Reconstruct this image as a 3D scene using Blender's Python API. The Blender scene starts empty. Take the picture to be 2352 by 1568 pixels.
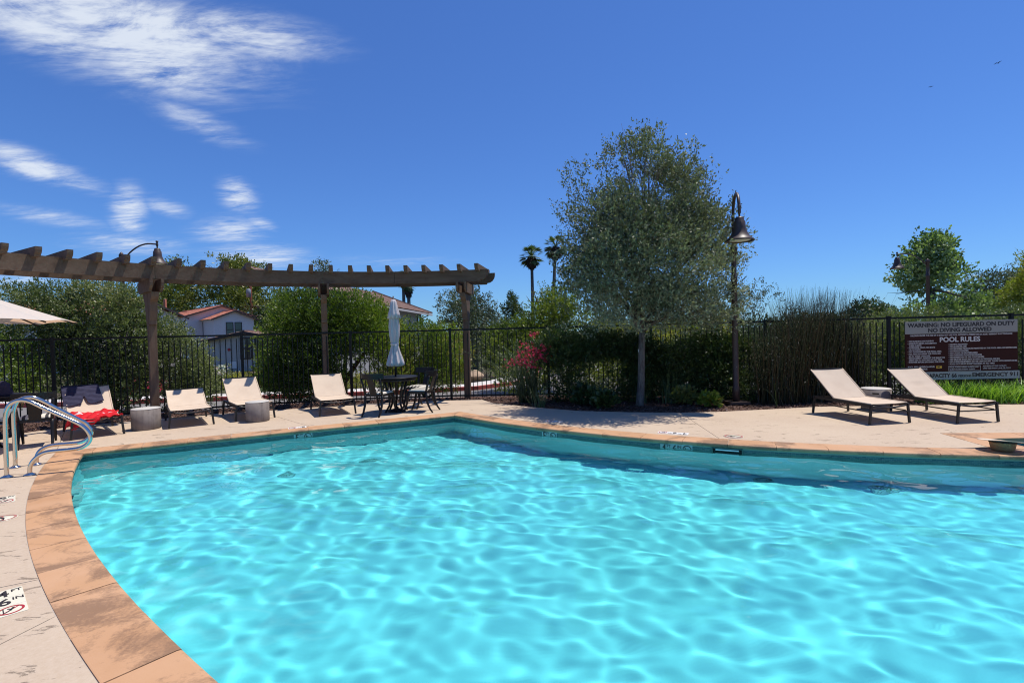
import bpy, bmesh, math, random
import numpy as np
from mathutils import Vector, Matrix
from mathutils.geometry import tessellate_polygon

random.seed(7)
sc = bpy.context.scene
col = sc.collection
R = math.radians

# ------------------------------------------------------------------ camera
FPX, HEYE, ROLL, HZ0 = 1176.0, 1.62, R(1.45), 763.0     # measured on a 2352 px wide copy of the photograph
PITCH = math.atan((784 - HZ0) * math.cos(ROLL) / FPX)
cam = bpy.data.cameras.new("camera"); cam_o = bpy.data.objects.new("camera", cam); col.objects.link(cam_o)
cam.sensor_width = 36.0; cam.lens = FPX / 2352.0 * 36.0
cam.clip_start = 0.05; cam.clip_end = 5000
cam_o.matrix_world = Matrix.Translation((0, 0, HEYE)) @ Matrix.Rotation(R(90) - PITCH, 4, 'X') @ Matrix.Rotation(-ROLL, 4, 'Z')
sc.camera = cam_o

# ------------------------------------------------------------------ light and sky
SUN_EL, SUN_AZ = R(70.0), R(27.0)          # azimuth measured from +X towards +Y
sun_dir = Vector((math.cos(SUN_EL) * math.cos(SUN_AZ), math.cos(SUN_EL) * math.sin(SUN_AZ), math.sin(SUN_EL)))
sl = bpy.data.lights.new("sun", 'SUN'); sl.energy = 4.9; sl.angle = R(0.53); sl.color = (1.0, 0.95, 0.88)
sl.cycles.is_caustics_light = True
so = bpy.data.objects.new("sun", sl); col.objects.link(so)
so.rotation_euler = sun_dir.to_track_quat('Z', 'Y').to_euler(); so.location = sun_dir * 60

sc.view_settings.view_transform = 'Standard'; sc.view_settings.look = 'None'
sc.view_settings.exposure = 0.0; sc.view_settings.gamma = 1.0; sc.view_settings.use_curve_mapping = False
sc.render.engine = 'CYCLES'
sc.cycles.use_denoising = True; sc.cycles.filter_width = 1.1
sc.cycles.max_bounces = 8; sc.cycles.diffuse_bounces = 3; sc.cycles.glossy_bounces = 3
sc.cycles.transmission_bounces = 6; sc.cycles.transparent_max_bounces = 8
sc.cycles.caustics_refractive = True; sc.cycles.caustics_reflective = False
sc.cycles.sample_clamp_indirect = 6.0

world = bpy.data.worlds.new("World"); sc.world = world; world.use_nodes = True
wt = world.node_tree; wt.nodes.clear()
def wn(t, **k):
    n = wt.nodes.new(t)
    for a, b in k.items(): setattr(n, a, b)
    return n
def wmath(op, a, b=None, c=None):
    n = wn('ShaderNodeMath', operation=op)
    for i, v in enumerate((a, b, c)):
        if v is None: continue
        if isinstance(v, (int, float)): n.inputs[i].default_value = v
        else: wt.links.new(v, n.inputs[i])
    return n.outputs[0]
SKY_STRENGTH = 0.10; SKY_GAMMA = 0.88; SKY_TINT = (0.55, 1.04, 1.63, 1)
wo = wn('ShaderNodeOutputWorld'); wb = wn('ShaderNodeBackground'); wb.inputs['Strength'].default_value = SKY_STRENGTH
sky = wn('ShaderNodeTexSky', sky_type='NISHITA'); sky.sun_disc = False
sky.sun_elevation = SUN_EL; sky.sun_rotation = R(90) - SUN_AZ
sky.altitude = 0; sky.air_density = 1.0; sky.dust_density = 0.15; sky.ozone_density = 3.0
hs = wn('ShaderNodeHueSaturation'); hs.inputs['Hue'].default_value = 0.508; hs.inputs['Saturation'].default_value = 1.0; hs.inputs['Value'].default_value = 1.0
tn_ = wn('ShaderNodeMix', data_type='RGBA', blend_type='MULTIPLY'); tn_.inputs['Factor'].default_value = 1.0; tn_.inputs['B'].default_value = SKY_TINT
ga_ = wn('ShaderNodeGamma'); ga_.inputs['Gamma'].default_value = SKY_GAMMA; wt.links.new(sky.outputs[0], ga_.inputs[0])
wt.links.new(ga_.outputs[0], tn_.inputs['A']); wt.links.new(tn_.outputs['Result'], hs.inputs['Color'])
tc = wn('ShaderNodeTexCoord'); sx = wn('ShaderNodeSeparateXYZ'); wt.links.new(tc.outputs['Generated'], sx.inputs[0])
az = wmath('ARCTAN2', sx.outputs[0], sx.outputs[1]); el = wmath('ARCSINE', sx.outputs[2])
def pxdir(px, py):
    u, v = px - 1176.0, 784.0 - py
    d = Vector((u, v, -FPX)); d = cam_o.matrix_world.to_3x3() @ d
    return d.normalized()
def blob(px, py, wpx, hpx, tilt, amp):
    """One soft patch of cloud, an oval on the sky at the direction seen at (px, py)."""
    d = pxdir(px, py); a0 = math.atan2(d.x, d.y); e0 = math.asin(d.z)
    d1 = pxdir(px + wpx, py); sa = abs(math.atan2(d1.x, d1.y) - a0) + 1e-3
    d2 = pxdir(px, py - hpx); se = abs(math.asin(d2.z) - e0) + 1e-3
    da = wmath('SUBTRACT', az, a0); de = wmath('SUBTRACT', el, e0)
    c, s = math.cos(tilt), math.sin(tilt)
    u = wmath('ADD', wmath('MULTIPLY', da, c / sa), wmath('MULTIPLY', de, s / sa))
    v = wmath('ADD', wmath('MULTIPLY', da, -s / se), wmath('MULTIPLY', de, c / se))
    r2 = wmath('ADD', wmath('MULTIPLY', u, u), wmath('MULTIPLY', v, v))
    return wmath('MULTIPLY', wmath('EXPONENT', wmath('MULTIPLY', r2, -1.0)), amp)
mask = None
for b in [(230, 30, 330, 95, -0.10, 1.5), (60, 10, 280, 100, -0.25, 1.3), (320, 130, 190, 65, -0.1, 1.25), (560, 80, 180, 50, 0.05, 1.15),
          (460, 285, 110, 32, -0.25, 0.55), (60, 375, 130, 30, -0.25, 0.95), (150, 410, 110, 22, -0.2, 0.6), (295, 485, 38, 55, -0.1, 0.95), (120, 500, 130, 18, -0.1, 0.55),
          (548, 448, 42, 32, -0.6, 0.95), (530, 530, 80, 30, 0.1, 0.85), (380, 475, 60, 22, -0.3, 0.5), (600, 515, 35, 15, -0.3, 0.7),
          (600, 590, 110, 28, 0.0, 0.8), (300, 560, 120, 22, 0.0, 0.7), (40, 630, 90, 40, 0.0, 0.65), (900, 600, 160, 14, 0.0, 0.33), (-700, 300, 500, 160, 0.1, 0.8), (-300, 500, 200, 60, 0.1, 0.7)]:
    o = blob(*b); mask = o if mask is None else wmath('MAXIMUM', mask, o)
cmb = wn('ShaderNodeCombineXYZ')
# streaked coordinates on a flat cloud layer
zc = wmath('ADD', wmath('MAXIMUM', sx.outputs[2], 0.0), 0.12)
wt.links.new(wmath('DIVIDE', sx.outputs[0], zc), cmb.inputs[0]); wt.links.new(wmath('DIVIDE', sx.outputs[1], zc), cmb.inputs[1])
mp = wn('ShaderNodeMapping'); mp.inputs['Rotation'].default_value = (0, 0, R(62)); mp.inputs['Scale'].default_value = (1.0, 3.0, 1.0)
wt.links.new(cmb.outputs[0], mp.inputs[0])
n1 = wn('ShaderNodeTexNoise'); n1.inputs['Scale'].default_value = 2.2; n1.inputs['Detail'].default_value = 11; n1.inputs['Roughness'].default_value = 0.66; n1.inputs['Distortion'].default_value = 0.9
n2 = wn('ShaderNodeTexNoise'); n2.inputs['Scale'].default_value = 11.0; n2.inputs['Detail'].default_value = 7; n2.inputs['Roughness'].default_value = 0.6
wt.links.new(mp.outputs[0], n1.inputs['Vector']); wt.links.new(mp.outputs[0], n2.inputs['Vector'])
nn = wmath('ADD', wmath('MULTIPLY', n1.outputs[0], 0.7), wmath('MULTIPLY', n2.outputs[0], 0.3))
dens = wmath('MULTIPLY', wmath('POWER', mask, 0.85), wmath('SUBTRACT', wmath('MULTIPLY', nn, 3.1), 0.93))
mr = wn('ShaderNodeMapRange', interpolation_type='SMOOTHSTEP'); mr.inputs['From Min'].default_value = 0.06; mr.inputs['From Max'].default_value = 0.92
wt.links.new(dens, mr.inputs[0])
mx = wn('ShaderNodeMix', data_type='RGBA'); wt.links.new(wmath('MULTIPLY', mr.outputs[0], 0.85), mx.inputs['Factor'])
wt.links.new(hs.outputs[0], mx.inputs['A']); mx.inputs['B'].default_value = (8.2, 8.8, 9.6, 1)
wt.links.new(mx.outputs['Result'], wb.inputs['Color']); wt.links.new(wb.outputs[0], wo.inputs['Surface'])

# ------------------------------------------------------------------ helpers
def ray(px, py):
    d = pxdir(px, py); return d
def G(px, py, z=0.0):
    d = ray(px, py); t = (z - HEYE) / d.z; return Vector((d.x * t, d.y * t, z))
def P(px, py, Y):
    d = ray(px, py); t = Y / d.y; return Vector((d.x * t, Y, HEYE + d.z * t))
def KK(Y): return FPX / Y
def tag(o, label=None, cat=None, group=None, kind=None):
    if label: o['label'] = label
    if cat: o['category'] = cat
    if group: o['group'] = group
    if kind: o['kind'] = kind
    return o
def empty(name, loc=(0, 0, 0), rz=0.0, parent=None):
    o = bpy.data.objects.new(name, None); col.objects.link(o); o.location = loc; o.rotation_euler = (0, 0, rz)
    o.empty_display_size = 0.1
    if parent: o.parent = parent
    return o
def link(name, me, mat=None, parent=None, loc=None, smooth=False):
    if mat is not None and len(me.materials) == 0: me.materials.append(mat)
    o = bpy.data.objects.new(name, me); col.objects.link(o)
    if parent: o.parent = parent
    if loc is not None: o.location = loc
    if smooth: me.polygons.foreach_set('use_smooth', [True] * len(me.polygons))
    return o
def copy_tree(o, parent=None):
    c = o.copy(); col.objects.link(c); c.parent = parent
    for ch in [x for x in bpy.data.objects if x.parent is o]: copy_tree(ch, c)
    return c
class MB:
    """collects simple solids into one mesh"""
    def __init__(s): s.v = []; s.f = []; s.sm = []
    def add(s, v, f, smooth=False):
        b = len(s.v); s.v += [tuple(x) for x in v]; s.f += [tuple(i + b for i in q) for q in f]; s.sm += [smooth] * len(f); return s
    def box(s, c, size, M=None, bev=0.0):
        x, y, z = [k / 2 for k in size]
        v = [Vector((a * x, b * y, d * z)) for d in (-1, 1) for b in (-1, 1) for a in (-1, 1)]
        if M is not None: v = [M @ p for p in v]
        c = Vector(c); v = [p + c for p in v]
        return s.add(v, [(0, 2, 3, 1), (4, 5, 7, 6), (0, 1, 5, 4), (2, 6, 7, 3), (0, 4, 6, 2), (1, 3, 7, 5)])
    def bar(s, a, b, w, h=None, up=(0, 0, 1)):
        a = Vector(a); b = Vector(b); d = (b - a); L = d.length; d.normalize(); h = h or w
        side = d.cross(Vector(up))
        if side.length < 1e-4: side = d.cross(Vector((1, 0, 0)))
        side.normalize(); u2 = side.cross(d)
        M = Matrix((side, d, u2)).transposed()
        return s.box((a + b) / 2, (w, L, h), M)
    def tube(s, pts, rad, n=8, cap=True, smooth=True):
        pts = [Vector(p) for p in pts]; m = len(pts)
        if not hasattr(rad, '__len__'): rad = [rad] * m
        v = []; prev = None
        for i, p in enumerate(pts):
            t = (pts[min(i + 1, m - 1)] - pts[max(i - 1, 0)]).normalized()
            if prev is None:
                a = t.cross(Vector((0, 0, 1)));
                if a.length < 0.05: a = t.cross(Vector((1, 0, 0)))
            else: a = prev - t * prev.dot(t)
            a.normalize(); prev = a; b = t.cross(a)
            for k in range(n):
                an = 2 * math.pi * k / n; v.append(p + (a * math.cos(an) + b * math.sin(an)) * rad[i])
        f = [(i * n + k, i * n + (k + 1) % n, (i + 1) * n + (k + 1) % n, (i + 1) * n + k) for i in range(m - 1) for k in range(n)]
        if cap: f += [tuple(range(n))[::-1], tuple((m - 1) * n + k for k in range(n))]
        return s.add(v, f, smooth)
    def lathe(s, prof, n=20, c=(0, 0, 0), smooth=True, fn=None):
        v = []
        for r, z in prof:
            for k in range(n):
                an = 2 * math.pi * k / n; rr = r if fn is None else r * fn(an, z)
                v.append((c[0] + rr * math.cos(an), c[1] + rr * math.sin(an), c[2] + z))
        m = len(prof)
        f = [(i * n + k, i * n + (k + 1) % n, (i + 1) * n + (k + 1) % n, (i + 1) * n + k) for i in range(m - 1) for k in range(n)]
        if prof[0][0] > 1e-4: f.append(tuple(range(n))[::-1])
        if prof[-1][0] > 1e-4: f.append(tuple((m - 1) * n + k for k in range(n)))
        return s.add(v, f, smooth)
    def prism(s, outline, z0, z1, M=None):
        """outline: list of 2-D points; extruded along z; M maps to place"""
        n = len(outline); v = [Vector((a, b, z)) for z in (z0, z1) for a, b in outline]
        if M is not None: v = [M @ p for p in v]
        tri = tessellate_polygon([[Vector((a, b, 0)) for a, b in outline]])
        f = [tuple(t) for t in tri] + [tuple(i + n for i in t)[::-1] for t in tri]
        f += [(i, (i + 1) % n, (i + 1) % n + n, i + n) for i in range(n)]
        return s.add(v, f)
    def mesh(s, name):
        me = bpy.data.meshes.new(name); me.from_pydata(s.v, [], s.f)
        me.polygons.foreach_set('use_smooth', s.sm)
        bm = bmesh.new(); bm.from_mesh(me); bmesh.ops.recalc_face_normals(bm, faces=bm.faces); bm.to_mesh(me); bm.free()
        return me
    def build(s, name, mat, parent=None, loc=None):
        return link(name, s.mesh(name), mat, parent, loc)

def soup(name, V, mat, parent=None, tint=None, tri=False):
    """V: (N,4,3) array of loose quads -> one mesh"""
    N = len(V); k = V.shape[1]
    me = bpy.data.meshes.new(name)
    me.vertices.add(N * k); me.vertices.foreach_set('co', V.reshape(-1).astype(np.float32))
    me.loops.add(N * k); me.loops.foreach_set('vertex_index', np.arange(N * k, dtype=np.int32))
    me.polygons.add(N); me.polygons.foreach_set('loop_start', (np.arange(N) * k).astype(np.int32))
    try: me.polygons.foreach_set('loop_total', np.full(N, k, dtype=np.int32))
    except Exception: pass
    if tint is not None:
        a = me.attributes.new('tint', 'FLOAT', 'FACE'); a.data.foreach_set('value', tint.astype(np.float32))
    me.update(); me.validate()
    return link(name, me, mat, parent)

# ------------------------------------------------------------------ materials
def mat(name, base=(0.5, 0.5, 0.5), rough=0.6, metal=0.0, spec=0.5):
    m = bpy.data.materials.new(name); m.use_nodes = True
    b = m.node_tree.nodes['Principled BSDF']
    b.inputs['Base Color'].default_value = (*base, 1); b.inputs['Roughness'].default_value = rough
    b.inputs['Metallic'].default_value = metal; b.inputs['Specular IOR Level'].default_value = spec
    return m
def nd(m, t, **k):
    n = m.node_tree.nodes.new(t)
    for a, b in k.items(): setattr(n, a, b)
    return n
def lk(m, a, b): m.node_tree.links.new(a, b)
def B(m): return m.node_tree.nodes['Principled BSDF']
def coords(m, scale=(1, 1, 1), rot=(0, 0, 0), kind='Object'):
    t = nd(m, 'ShaderNodeTexCoord')
    mp = nd(m, 'ShaderNodeMapping'); mp.inputs['Scale'].default_value = scale; mp.inputs['Rotation'].default_value = rot
    if kind == 'World':
        g = nd(m, 'ShaderNodeNewGeometry'); lk(m, g.outputs['Position'], mp.inputs[0])
    else: lk(m, t.outputs[kind], mp.inputs[0])
    return mp.outputs[0]
def noise(m, co, scale=5, detail=6, rough=0.6, dist=0.0):
    n = nd(m, 'ShaderNodeTexNoise'); n.inputs['Scale'].default_value = scale; n.inputs['Detail'].default_value = detail
    n.inputs['Roughness'].default_value = rough; n.inputs['Distortion'].default_value = dist
    lk(m, co, n.inputs['Vector']); return n.outputs[0]
def ramp(m, fac, stops, interp='LINEAR'):
    r = nd(m, 'ShaderNodeValToRGB'); r.color_ramp.interpolation = interp
    while len(r.color_ramp.elements) < len(stops): r.color_ramp.elements.new(0.5)
    for e, (p, c) in zip(r.color_ramp.elements, stops): e.position = p; e.color = (*c, 1) if len(c) == 3 else c
    lk(m, fac, r.inputs[0]); return r.outputs[0]
def mixc(m, fac, a, b, mode='MIX'):
    x = nd(m, 'ShaderNodeMix', data_type='RGBA', blend_type=mode)
    for sock, v in ((x.inputs['Factor'], fac), (x.inputs['A'], a), (x.inputs['B'], b)):
        if isinstance(v, (int, float)): sock.default_value = v
        elif isinstance(v, tuple): sock.default_value = (*v, 1)
        else: lk(m, v, sock)
    return x.outputs['Result']
def mth(m, op, a, b=0.0):
    n = nd(m, 'ShaderNodeMath', operation=op)
    for i, v in enumerate((a, b)):
        if isinstance(v, (int, float)): n.inputs[i].default_value = v
        else: lk(m, v, n.inputs[i])
    return n.outputs[0]
def bump(m, h, dist=0.01, strength=1.0):
    b = nd(m, 'ShaderNodeBump'); b.inputs['Distance'].default_value = dist; b.inputs['Strength'].default_value = strength
    lk(m, h, b.inputs['Height']); lk(m, b.outputs[0], B(m).inputs['Normal'])
def objrand(m):
    return nd(m, 'ShaderNodeObjectInfo').outputs['Random']

def m_concrete(name, base, dark, scale=1.0):
    m = mat(name, base, 0.85, spec=0.25); co = coords(m, kind='World')
    n1 = noise(m, co, 0.9 * scale, 8, 0.65); n2 = noise(m, co, 22 * scale, 6, 0.7); n3 = noise(m, co, 5 * scale, 9, 0.75, 0.6)
    c = mixc(m, ramp(m, n1, [(0.35, (0, 0, 0)), (0.7, (1, 1, 1))]), base, tuple(k * 0.86 for k in base))
    c = mixc(m, ramp(m, n2, [(0.35, (0, 0, 0)), (0.75, (1, 1, 1))]), c, tuple(min(1, k * 1.10) for k in base))
    c = mixc(m, ramp(m, n3, [(0.63, (0, 0, 0)), (0.72, (0.75, 0.75, 0.75))]), c, dark)
    lk(m, c, B(m).inputs['Base Color']); bump(m, mth(m, 'ADD', mth(m, 'MULTIPLY', n3, 0.6), n2), 0.006, 0.6)
    return m
def m_deck():
    base = (0.52, 0.405, 0.285)
    m = mat('deck_concrete', base, 0.85, spec=0.25); co = coords(m, kind='World')
    n1 = noise(m, co, 0.7, 8, 0.65); n2 = noise(m, co, 30, 6, 0.7)
    c = mixc(m, ramp(m, n1, [(0.35, (0, 0, 0)), (0.7, (1, 1, 1))]), base, (0.45, 0.335, 0.235))
    c = mixc(m, ramp(m, n2, [(0.35, (0, 0, 0)), (0.75, (0.6, 0.6, 0.6))]), c, (0.59, 0.475, 0.36))
    # trowelled pits and scuffs, elongated along the finishing direction
    co2 = coords(m, (1.0, 3.2, 1.0), (0, 0, R(-12)), 'World')
    n3 = noise(m, co2, 2.6, 12, 0.72, 0.9)
    pit = ramp(m, n3, [(0.60, (0, 0, 0)), (0.64, (1, 1, 1))])
    c = mixc(m, mth(m, 'MULTIPLY', pit, 0.7), c, (0.20, 0.14, 0.10))
    n4 = noise(m, coords(m, (1, 1.6, 1), (0, 0, R(30)), 'World'), 6.5, 10, 0.8, 0.4)
    c = mixc(m, mth(m, 'MULTIPLY', ramp(m, n4, [(0.62, (0, 0, 0)), (0.68, (1, 1, 1))]), 0.4), c, (0.25, 0.19, 0.15))
    lk(m, c, B(m).inputs['Base Color'])
    bump(m, mth(m, 'SUBTRACT', mth(m, 'MULTIPLY', n2, 0.5), pit), 0.005, 0.7)
    return m
def m_coping():
    base = (0.52, 0.30, 0.165)
    m = mat('coping_stone', base, 0.6, spec=0.35); co = coords(m, kind='World'); r = objrand(m)
    n0 = noise(m, co, 2.0, 4, 0.5)
    c = mixc(m, r, (0.55, 0.305, 0.150), (0.46, 0.245, 0.118))
    c = mixc(m, ramp(m, n0, [(0.35, (0, 0, 0)), (0.7, (1, 1, 1))]), c, (0.57, 0.33, 0.18))
    sh = nd(m, 'ShaderNodeVectorMath', operation='ADD'); lk(m, co, sh.inputs[0])
    cb = nd(m, 'ShaderNodeCombineXYZ'); lk(m, mth(m, 'MULTIPLY', r, 7.0), cb.inputs[2]); lk(m, cb.outputs[0], sh.inputs[1])
    n1 = noise(m, sh.outputs[0], 2.2, 9, 0.62, 0.5); n2 = noise(m, co, 45, 5, 0.7)
    st = ramp(m, mth(m, 'ADD', n1, mth(m, 'MULTIPLY', mth(m, 'SUBTRACT', n2, 0.5), 0.22)), [(0.49, (0, 0, 0)), (0.60, (1, 1, 1))])
    c = mixc(m, mth(m, 'MULTIPLY', st, 0.8), c, (0.22, 0.125, 0.07))
    lk(m, c, B(m).inputs['Base Color']); bump(m, n2, 0.0015, 0.5)
    return m
def m_wood(name, base, dark, ax=2, scale=1.0):
    m = mat(name, base, 0.75, spec=0.2)
    s = [14 * scale] * 3; s[ax] = 0.9 * scale
    co = coords(m, tuple(s)); n1 = noise(m, co, 1.0, 8, 0.7, 0.4); n2 = noise(m, coords(m), 3.0, 5, 0.6)
    c = mixc(m, ramp(m, n1, [(0.40, (0, 0, 0)), (0.75, (1, 1, 1))]), base, dark)
    c = mixc(m, ramp(m, n2, [(0.55, (0, 0, 0)), (0.8, (0.8, 0.8, 0.8))]), c, tuple(k * 0.6 for k in dark))
    lk(m, c, B(m).inputs['Base Color']); bump(m, n1, 0.004, 0.6)
    return m
def m_leaf(name, stops, trans=0.3, rough=0.45, spec=0.4):
    if trans > 0: stops = [tuple(min(0.8, k * 1.48) for k in q) for q in stops]
    m = mat(name, stops[0], rough, spec=spec)
    a = nd(m, 'ShaderNodeAttribute', attribute_name='tint')
    n = len(stops); c = ramp(m, a.outputs['Fac'], [(i / max(1, n - 1), s) for i, s in enumerate(stops)])
    lk(m, c, B(m).inputs['Base Color'])
    t = nd(m, 'ShaderNodeBsdfTranslucent'); x = nd(m, 'ShaderNodeMixShader'); x.inputs[0].default_value = trans
    g = mixc(m, 1.0, c, (1.0, 1.25, 0.5), 'MULTIPLY'); lk(m, g, t.inputs['Color'])
    o = m.node_tree.nodes['Material Output']
    lk(m, B(m).outputs[0], x.inputs[1]); lk(m, t.outputs[0], x.inputs[2]); lk(m, x.outputs[0], o.inputs['Surface'])
    return m

M_DECK = m_deck(); M_COP = m_coping()
M_GROUT = mat('grout', (0.42, 0.36, 0.30), 0.9)
M_SAND = mat('joint_sand', (0.17, 0.125, 0.09), 0.95)
M_BLACK = mat('black_powder_coat', (0.006, 0.006, 0.007), 0.45, spec=0.25)
M_FRAME = mat('charcoal_metal', (0.022, 0.021, 0.022), 0.4, spec=0.35)
M_STEEL = mat('polished_steel', (0.62, 0.60, 0.56), 0.13, metal=1.0)
M_BRONZE = mat('bronze_paint', (0.065, 0.041, 0.034), 0.45, spec=0.4)
M_LENS = mat('lamp_lens', (0.75, 0.72, 0.60), 0.3)
M_WOOD = m_wood('pergola_timber', (0.165, 0.112, 0.076), (0.10, 0.064, 0.042), 0)
M_WOODV = m_wood('pergola_post_timber', (0.175, 0.118, 0.080), (0.105, 0.066, 0.045), 2)
M_WHITE = mat('white_plastic', (0.8, 0.8, 0.78), 0.4)

def m_sling():
    m = mat('cream_sling_fabric', (0.64, 0.50, 0.365), 0.75, spec=0.2)
    co = coords(m); w = noise(m, co, 400, 2, 0.5); n = noise(m, co, 3, 5, 0.6)
    c = mixc(m, ramp(m, n, [(0.35, (0, 0, 0)), (0.75, (1, 1, 1))]), (0.66, 0.525, 0.39), (0.58, 0.45, 0.33))
    lk(m, c, B(m).inputs['Base Color']); bump(m, w, 0.001, 0.4); return m
M_SLING = m_sling()
def m_drum():
    m = mat('drum_concrete', (0.22, 0.185, 0.165), 0.7, spec=0.3)
    n = noise(m, coords(m, (14, 14, 0.8)), 1.0, 6, 0.6); n2 = noise(m, coords(m), 5, 6, 0.6)
    c = mixc(m, ramp(m, n, [(0.5, (0, 0, 0)), (0.75, (1, 1, 1))]), (0.20, 0.165, 0.145), (0.09, 0.07, 0.062))
    c = mixc(m, ramp(m, n2, [(0.4, (0, 0, 0)), (0.7, (0.7, 0.7, 0.7))]), c, (0.27, 0.235, 0.21))
    lk(m, c, B(m).inputs['Base Color']); bump(m, n2, 0.003, 0.5); return m
M_DRUM = m_drum()
M_DRUMTOP = m_concrete('drum_top', (0.52, 0.49, 0.44), (0.3, 0.27, 0.24), 4)

def m_plaster():
    m = mat('pool_plaster', (0.72, 0.86, 0.86), 0.9, spec=0.1)
    n = noise(m, coords(m, kind='World'), 1.2, 5, 0.6)
    c = mixc(m, ramp(m, n, [(0.3, (0, 0, 0)), (0.75, (1, 1, 1))]), (0.77, 0.94, 0.94), (0.66, 0.87, 0.88))
    lk(m, c, B(m).inputs['Base Color']); return m
M_PLASTER = m_plaster()
def m_tile():
    m = mat('waterline_mosaic', (0.03, 0.09, 0.10), 0.2, spec=0.6)
    u = nd(m, 'ShaderNodeUVMap')
    b = nd(m, 'ShaderNodeTexBrick'); b.inputs['Scale'].default_value = 1.0; b.inputs['Brick Width'].default_value = 0.05; b.inputs['Row Height'].default_value = 0.019
    b.inputs['Mortar Size'].default_value = 0.0022; b.inputs['Color1'].default_value = (0.018, 0.075, 0.085, 1); b.inputs['Color2'].default_value = (0.07, 0.17, 0.17, 1)
    b.inputs['Mortar'].default_value = (0.16, 0.22, 0.20, 1); b.inputs['Bias'].default_value = -0.1
    lk(m, u.outputs[0], b.inputs['Vector']); lk(m, b.outputs['Color'], B(m).inputs['Base Color'])
    bump(m, mth(m, 'SUBTRACT', 1.0, b.outputs['Fac']), 0.0015, 0.8); return m
M_TILE = m_tile()
def m_water():
    m = bpy.data.materials.new('pool_water'); m.use_nodes = True; nt = m.node_tree; nt.nodes.clear()
    o = nt.nodes.new('ShaderNodeOutputMaterial'); rf = nt.nodes.new('ShaderNodeBsdfRefraction'); gl = nt.nodes.new('ShaderNodeBsdfGlossy')
    fr = nt.nodes.new('ShaderNodeFresnel'); x = nt.nodes.new('ShaderNodeMixShader')
    rf.inputs['Color'].default_value = (0.45, 0.955, 0.98, 1); rf.inputs['Roughness'].default_value = 0; rf.inputs['IOR'].default_value = 1.333
    gl.inputs['Roughness'].default_value = 0.0; fr.inputs['IOR'].default_value = 1.333
    nt.links.new(fr.outputs[0], x.inputs[0]); nt.links.new(rf.outputs[0], x.inputs[1]); nt.links.new(gl.outputs[0], x.inputs[2]); nt.links.new(x.outputs[0], o.inputs[0])
    return m
M_WATER = m_water()

# ------------------------------------------------------------------ pool outline (inner edge of the coping, on the deck plane)
near_px = [(512, 1568), (397.5, 1463), (312, 1378), (257, 1313), (220, 1259.5), (189, 1216), (172, 1181), (165, 1149), (163.5, 1112), (169, 1086), (180, 1062), (191.7, 1039)]
def crp(x, y, s, ox, oy): return ((x / s + ox) / 1.27551, (y / s + oy) / 1.27551)
near = [G(*p) for p in near_px]
far = [G(*crp(x, y, 3.36, 200, 1180)) for x, y in [(690, 430), (1150, 382), (1575, 340), (1970, 295), (2340, 262)]] + \
      [G(*crp(x, y, 3.36, 800, 1180)) for x, y in [(655, 235), (980, 200), (1280, 165), (1570, 140)]]
cornR = G(*crp(1780, 118, 3.36, 800, 1180))
right = [G(*crp(x, y, 3.36, 1400, 1180)) for x, y in [(480, 222), (1000, 285), (1320, 318), (1670, 345)]] + \
        [G(*crp(785, 465, 3.92, 1900, 1180)), G(*crp(1345, 495, 3.92, 1900, 1180)), G(*crp(1935, 530, 3.92, 1900, 1180)), G(*crp(600, 550, 3.92, 2400, 1180)),
         G(*crp(1285, 580, 3.92, 2400, 1180)), G(*crp(2000, 597, 3.92, 2400, 1180))]
def fit(pts, xy=False):
    """smooth a measured run of points: quadratic fit across its chord"""
    a, b = pts[0], pts[-1]; d = (b - a); L = d.length; d.normalize(); n = Vector((-d.y, d.x, 0))
    s = np.array([(p - a).dot(d) for p in pts]); h = np.array([(p - a).dot(n) for p in pts])
    c = np.polyfit(s, h, 3 if len(pts) > 8 else 2, w=[6] + [1] * (len(pts) - 2) + [6])
    return lambda t: a + d * (t * L) + n * float(np.polyval(c, t * L)), L
nf, nL = fit(near); ff, fL = fit([near[-1]] + far + [cornR]); rfn, rL = fit([cornR] + right)
NEAR = [nf(i / 30) for i in range(31)]; FAR = [ff(i / 24) for i in range(25)]; RIGHT = [rfn(i / 24) for i in range(25)]
CL = (NEAR[-1] + FAR[0]) / 2; CR = (FAR[-1] + RIGHT[0]) / 2
NEAR[-1] = CL.copy(); FAR[0] = CL.copy(); FAR[-1] = CR.copy(); RIGHT[0] = CR.copy()
d_end = (NEAR[0] - NEAR[2]).normalized()
pre = [Vector((9.5, 0.75, 0)), Vector((5, 0.3, 0)), Vector((2.2, 0.45, 0)), Vector((0.9, 0.95, 0)), NEAR[0] + d_end * 0.9 + Vector((0.08, -0.02, 0))]
NEARX = [pre[-1]] + NEAR
r_end = (RIGHT[-1] - RIGHT[-3]).normalized()
RIGHTX = RIGHT + [RIGHT[-1] + r_end * 1.2, RIGHT[-1] + r_end * 3.4]
LOOP = pre[:-1] + NEARX[:-1] + FAR[:-1] + RIGHTX          # clockwise seen from above

def offs(poly, d, closed=False):
    """offset to the left of the direction of travel"""
    n = len(poly); out = []
    for i, p in enumerate(poly):
        a = poly[(i - 1) % n] if (closed or i > 0) else None; b = poly[(i + 1) % n] if (closed or i < n - 1) else None
        ds = []
        if a is not None: ds.append((p - a).normalized())
        if b is not None: ds.append((b - p).normalized())
        ns = [Vector((-q.y, q.x, 0)) for q in ds]
        m = sum(ns, Vector()); m.normalize(); k = max(0.35, m.dot(ns[0]))
        out.append(p + m * (d / k))
    return out
CW = 0.355                                                # coping width
LOOP_O = offs(LOOP, CW, True)
WALL = offs(LOOP, 0.03, True)

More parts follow.
